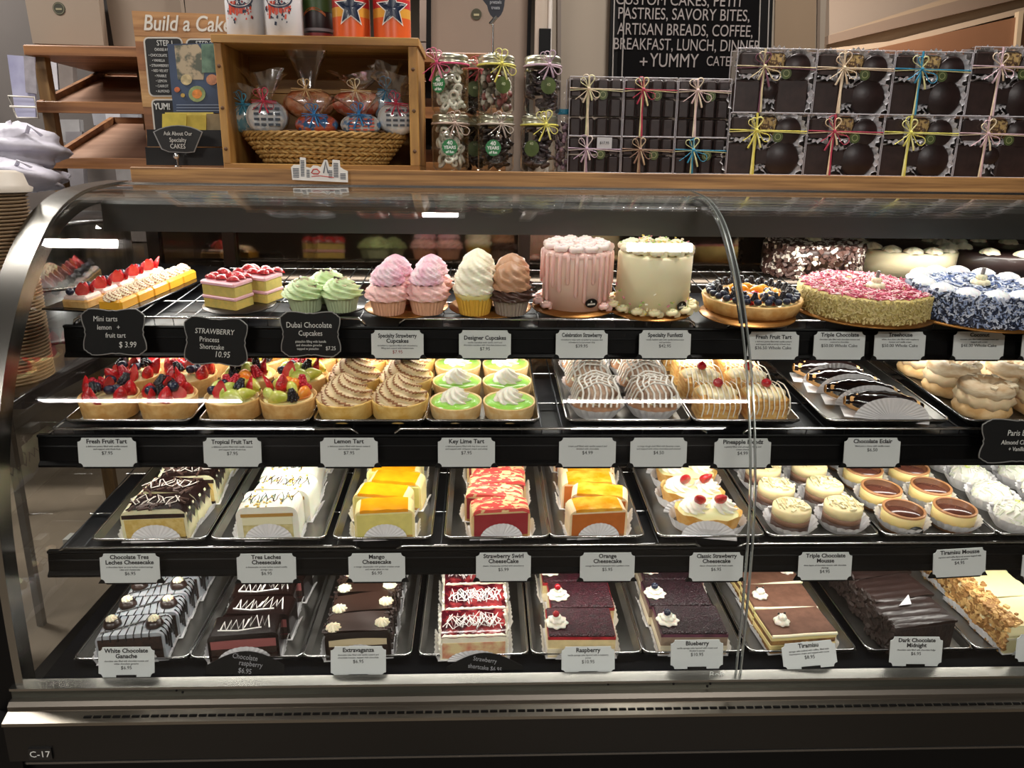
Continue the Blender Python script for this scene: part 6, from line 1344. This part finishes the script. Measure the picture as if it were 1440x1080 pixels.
# pillar and walls behind
def wl(name,P,Y,th,m): o=MB(); quad(o,P,Y,th); tag(o.build(name,m),kind='structure')
wl('wall_pillar',[(772,262),(1150,262),(1166,-80),(772,-80)],2.56,.35,mt('938779',.75,var=.03,sc=3))
wl('trim_1',[(784,262),(789,262),(789,-80),(784,-80)],2.552,.008,mt('7b7068',.7)); wl('trim_2',[(1146,262),(1150,262),(1155,-80),(1151,-80)],2.552,.008,mt('6e5f52',.7))
wl('trim_3',[(1085,262),(1142,262),(1150,-80),(1092,-80)],2.553,.007,mt('84705a',.75))
t=thing('white_pole','slim white vertical conduit pole left of the pillar','pole',at(758,250,Y=2.45)); o_=Vector(t.location)
p=at(757,260,Y=2.45); MB().tube([(p.x,2.45,1.0),(p.x,2.45,2.9)],.020,12).build('pole',mt('b0a294',.5),t,-o_); p=at(768,260,Y=2.44); MB().tube([(p.x,2.44,1.0),(p.x,2.44,2.9)],.007,8).build('thin_tube',mt('d0c8c0',.4),t,-o_)
MB().box(p.x-.032,p.x+.002,2.42,2.47,1.62,1.80).build('black_bracket',BLK,t,-o_)
# chalkboard
YC=2.53
t=thing('chalkboard_menu','large black chalkboard menu with white chalk capitals on the pillar','chalkboard',at(970,240,Y=YC)); o_=Vector(t.location)
bgp([(852,250),(1078,250),(1090,-80),(862,-80)],YC,.02,'frame',mt('0a0909',.6,spec=.15),t,o_)
bgp([(864,242),(1062,242),(1074,-80),(874,-80)],YC-.003,.004,'slate',mt('060506',.8,spec=.1),t,o_)
for (xa_,ya_,xb_,yb_) in ((858,250,866,-80),(870,243,881,-80),(1061,243,1072,-80),(1074,250,1084,-80)):
    A,B_=at(xa_,ya_,Y=YC-.005),at(xb_,yb_,Y=YC-.005); MB().tube([A,B_],.0022,5).build('chalk_line',mt('97928e',.7),t,-o_)
CH2=mt('8e8684',.8)
for s_,x,y,sz,xx in (('CUSTOM CAKES, PETIT',956,1,.044,.86),('PASTRIES, SAVORY BITES,',962,21,.046,.79),('ARTISAN BREADS, COFFEE,',964,43,.047,.74),('BREAKFAST, LUNCH, DINNER',966,64,.047,.73),('+',905,88,.05,1),('YUMMY',948,86,.056,.78),('CATERING',1026,87,.040,.75)):
    stext(s_,x,y,sz,CH2,YC-.006,t,o_,sx=xx,name='chalk_lettering')
# right: sloping soffit, beam and brown cabinet
wl('wall_right_rear',[(1166,262),(1500,262),(1500,-90),(1166,-90)],4.6,.1,mt('9c8877',.8))
wl('trim_4',[(1165,70),(1250,70),(1520,-4),(1520,-80),(1335,-4),(1165,50)],4.2,.25,mt('867059',.8))
wl('trim_5',[(1165,62),(1460,-8),(1460,-30),(1165,50)],4.15,.05,mt('6e5a4a',.8))
wl('trim_6',[(1160,76),(1250,66),(1520,-2),(1520,-10),(1250,58),(1160,69)],4.1,.1,mt('a28d76',.6))
t=thing('brown_cabinet','brown wooden cabinet under the sloping soffit at far right','cabinet',at(1340,262,Y=4.0)); o_=Vector(t.location)
bgp([(1165,262),(1520,262),(1520,4),(1250,64),(1165,84)],4.0,.1,'cabinet_side',mt('84593c',.55,h2='744c33',sc=2),t,o_)
bgp([(1410,262),(1416,262),(1440,14),(1433,16)],3.98,.03,'frame_strip',mt('b39a7c',.5),t,o_)
# left clutter
t=thing('dark_side_table','dark work table behind the left end of the case','table',(-1.7,1.9,0))
MB().box(-1.0,.865,-.53,.35,.97,1.0,bev=.004).build('table_top',mt('2a2321',.45),t)
for x in (-.95,.30):
    for y in (-.48,.28): MB().box(x,x+.02,y,y+.02,0,.97).build('leg',mt('7d7872',.4,.6),t)
t=thing('steel_drum','round brushed steel canister on the dark table','canister',(-1.15,1.98,1.0))
MB().lathe([(.001,.28),(.25,.28),(.262,.275),(.262,.265),(.25,.262),(.25,.012),(.262,.01),(.262,0),(.001,0)],60).build('drum_body',mt('8f9092',.28,.95,var=.3,sc=5,stretch=(6,6,.05)),t)
MB().lathe([(.25,.12),(.254,.125),(.25,.13)],48).build('drum_rib',STEEL,t)
t=thing('paper_bowl_stack','tall stack of ribbed kraft bowls under a white lid at left edge','bowls',(-.935,1.47,1.0))
for i in range(54): MB().lathe([(.001,i*.0065),(.090,i*.0065+.0005),(.096,i*.0065+.0052),(.093,i*.0065+.0058),(.001,i*.0065+.002)],32).build('bowl',mt('8a7358',.7,var=.06,sc=20),t) if i==0 else put(bpy.data.objects['bowl'].data,'bowl',t,(0,0,i*.0065))
MB().lathe([(.103,.352),(.105,.360),(.098,.364),(.092,.385),(.08,.390),(.001,.391)],40).build('white_lid',mt('c9bfb2',.5),t)
def lump(x,y,z,rx,ry,rz,seed,m):
    q=random.Random(seed); f=[(q.uniform(1,7),q.uniform(1,7),q.uniform(0,6)) for _ in range(5)]
    mb=MB(); mb.ball(1,(0,0,0),36,18,sc=(rx,ry,rz),fn=lambda a,b:1+sum(.055*math.sin(int(u)*a+int(v)*b*1.5+w_) for u,v,w_ in f)); return mb
BAGM=mt('b9b6c2',.45,var=.12,sc=12,bump=1,bsc=22)
for i,(px,py,rx,rz,lab,yy) in enumerate(((22,208,.105,.055,'large crumpled white plastic bag on the left clutter pile',2.02),(8,246,.10,.036,'lower crumpled plastic bag beside the bowl stack',1.92),(50,252,.06,.028,'small crumpled clear bag next to the rack post',2.05))):
    c=at(px,py,Y=yy); t=thing('plastic_bag',lab,'bag',c); lump(0,0,0,rx,.12,rz,i+3,None).build('bag_body',BAGM,t); mb=MB(); mb.tube([(rx*.5,-.05,rz*.3),(rx*.8,-.08,rz*.9),(rx*.95,-.06,rz*.5)],.006,6,flat=.3); mb.build('bag_corner',BAGM,t)
t=thing('plastic_crate','grey plastic crate under the crumpled bags','crate',(-1.62,1.75,1.0)); MB().box(-.28,.2,-.16,.2,0,.30,bev=.01).build('crate_body',mt('6b686d',.4),t)
for k_ in range(6): MB().box(-.24+.07*k_,-.20+.07*k_,-.163,-.16,.05,.25).build('crate_slot',mt('3d3b40',.5),t)
t=thing('leaflet_holder','white wire holder with lavender leaflets left of the rack','holder',at(30,168,Y=2.25)); o_=Vector(t.location)
bgp([(22,165),(50,167),(48,80),(10,77)],2.25,.006,'leaflet',mt('a6a6c0',.6,h2='8a8aa8',sc=14),t,o_)
bgp([(36,130),(52,132),(48,80),(33,79)],2.245,.003,'leaflet',mt('8f8a90',.6,var=.15,sc=40),t,o_)
for P in ([(12,135),(48,137),(54,166),(24,166)],[(14,150),(51,151)]):
    Q=[at(x,y,Y=2.22)-o_ for x,y in P]; MB().tube(Q,.003,5,closed=len(P)>2).build('wire',mt('c9c2b8',.4),t)
t=thing('paper_bin','stacked papers and clear bins seen through the bread rack','paper stack',at(85,200,Y=2.95)); o_=Vector(t.location)
for ii,(x0,y0,x1,y1,c_) in enumerate(((72,82,82,126,'b5b2b8'),(84,84,104,126,'6f6560'),(84,168,114,200,'8d8b8c'),(95,185,118,262,'7c787c'),(132,158,196,176,'8a8a90'),(150,150,170,175,'b9b6bb'),(165,235,205,262,'84807f'))):
    bgp([(x0,y1),(x1,y1),(x1-3,y0),(x0-3,y0)],2.95-.006*ii,.03,'sheet_stack',mt(c_,.6,var=.12,sc=14),t,o_)
for x_ in (-1.9,-.9): MB().box(x_,x_+.02,2.985,3.0,0,1.75).build('stand_post',mt('4a4643',.5,.5),t,-o_)
t=thing('back_counter','grey cluttered counter behind the bread rack','counter',(-1.3,3.12,0)); MB().box(-1.6,1.5,-.06,.07,1.12,1.5,bev=.01).build('counter_body',mt('5a524e',.6,var=.2,sc=5),t)
for x in (-1.55,0,1.45): MB().box(x,x+.04,-.03,.01,0,1.12).build('leg',mt('3a3634',.4,.6),t)
flush_texts()
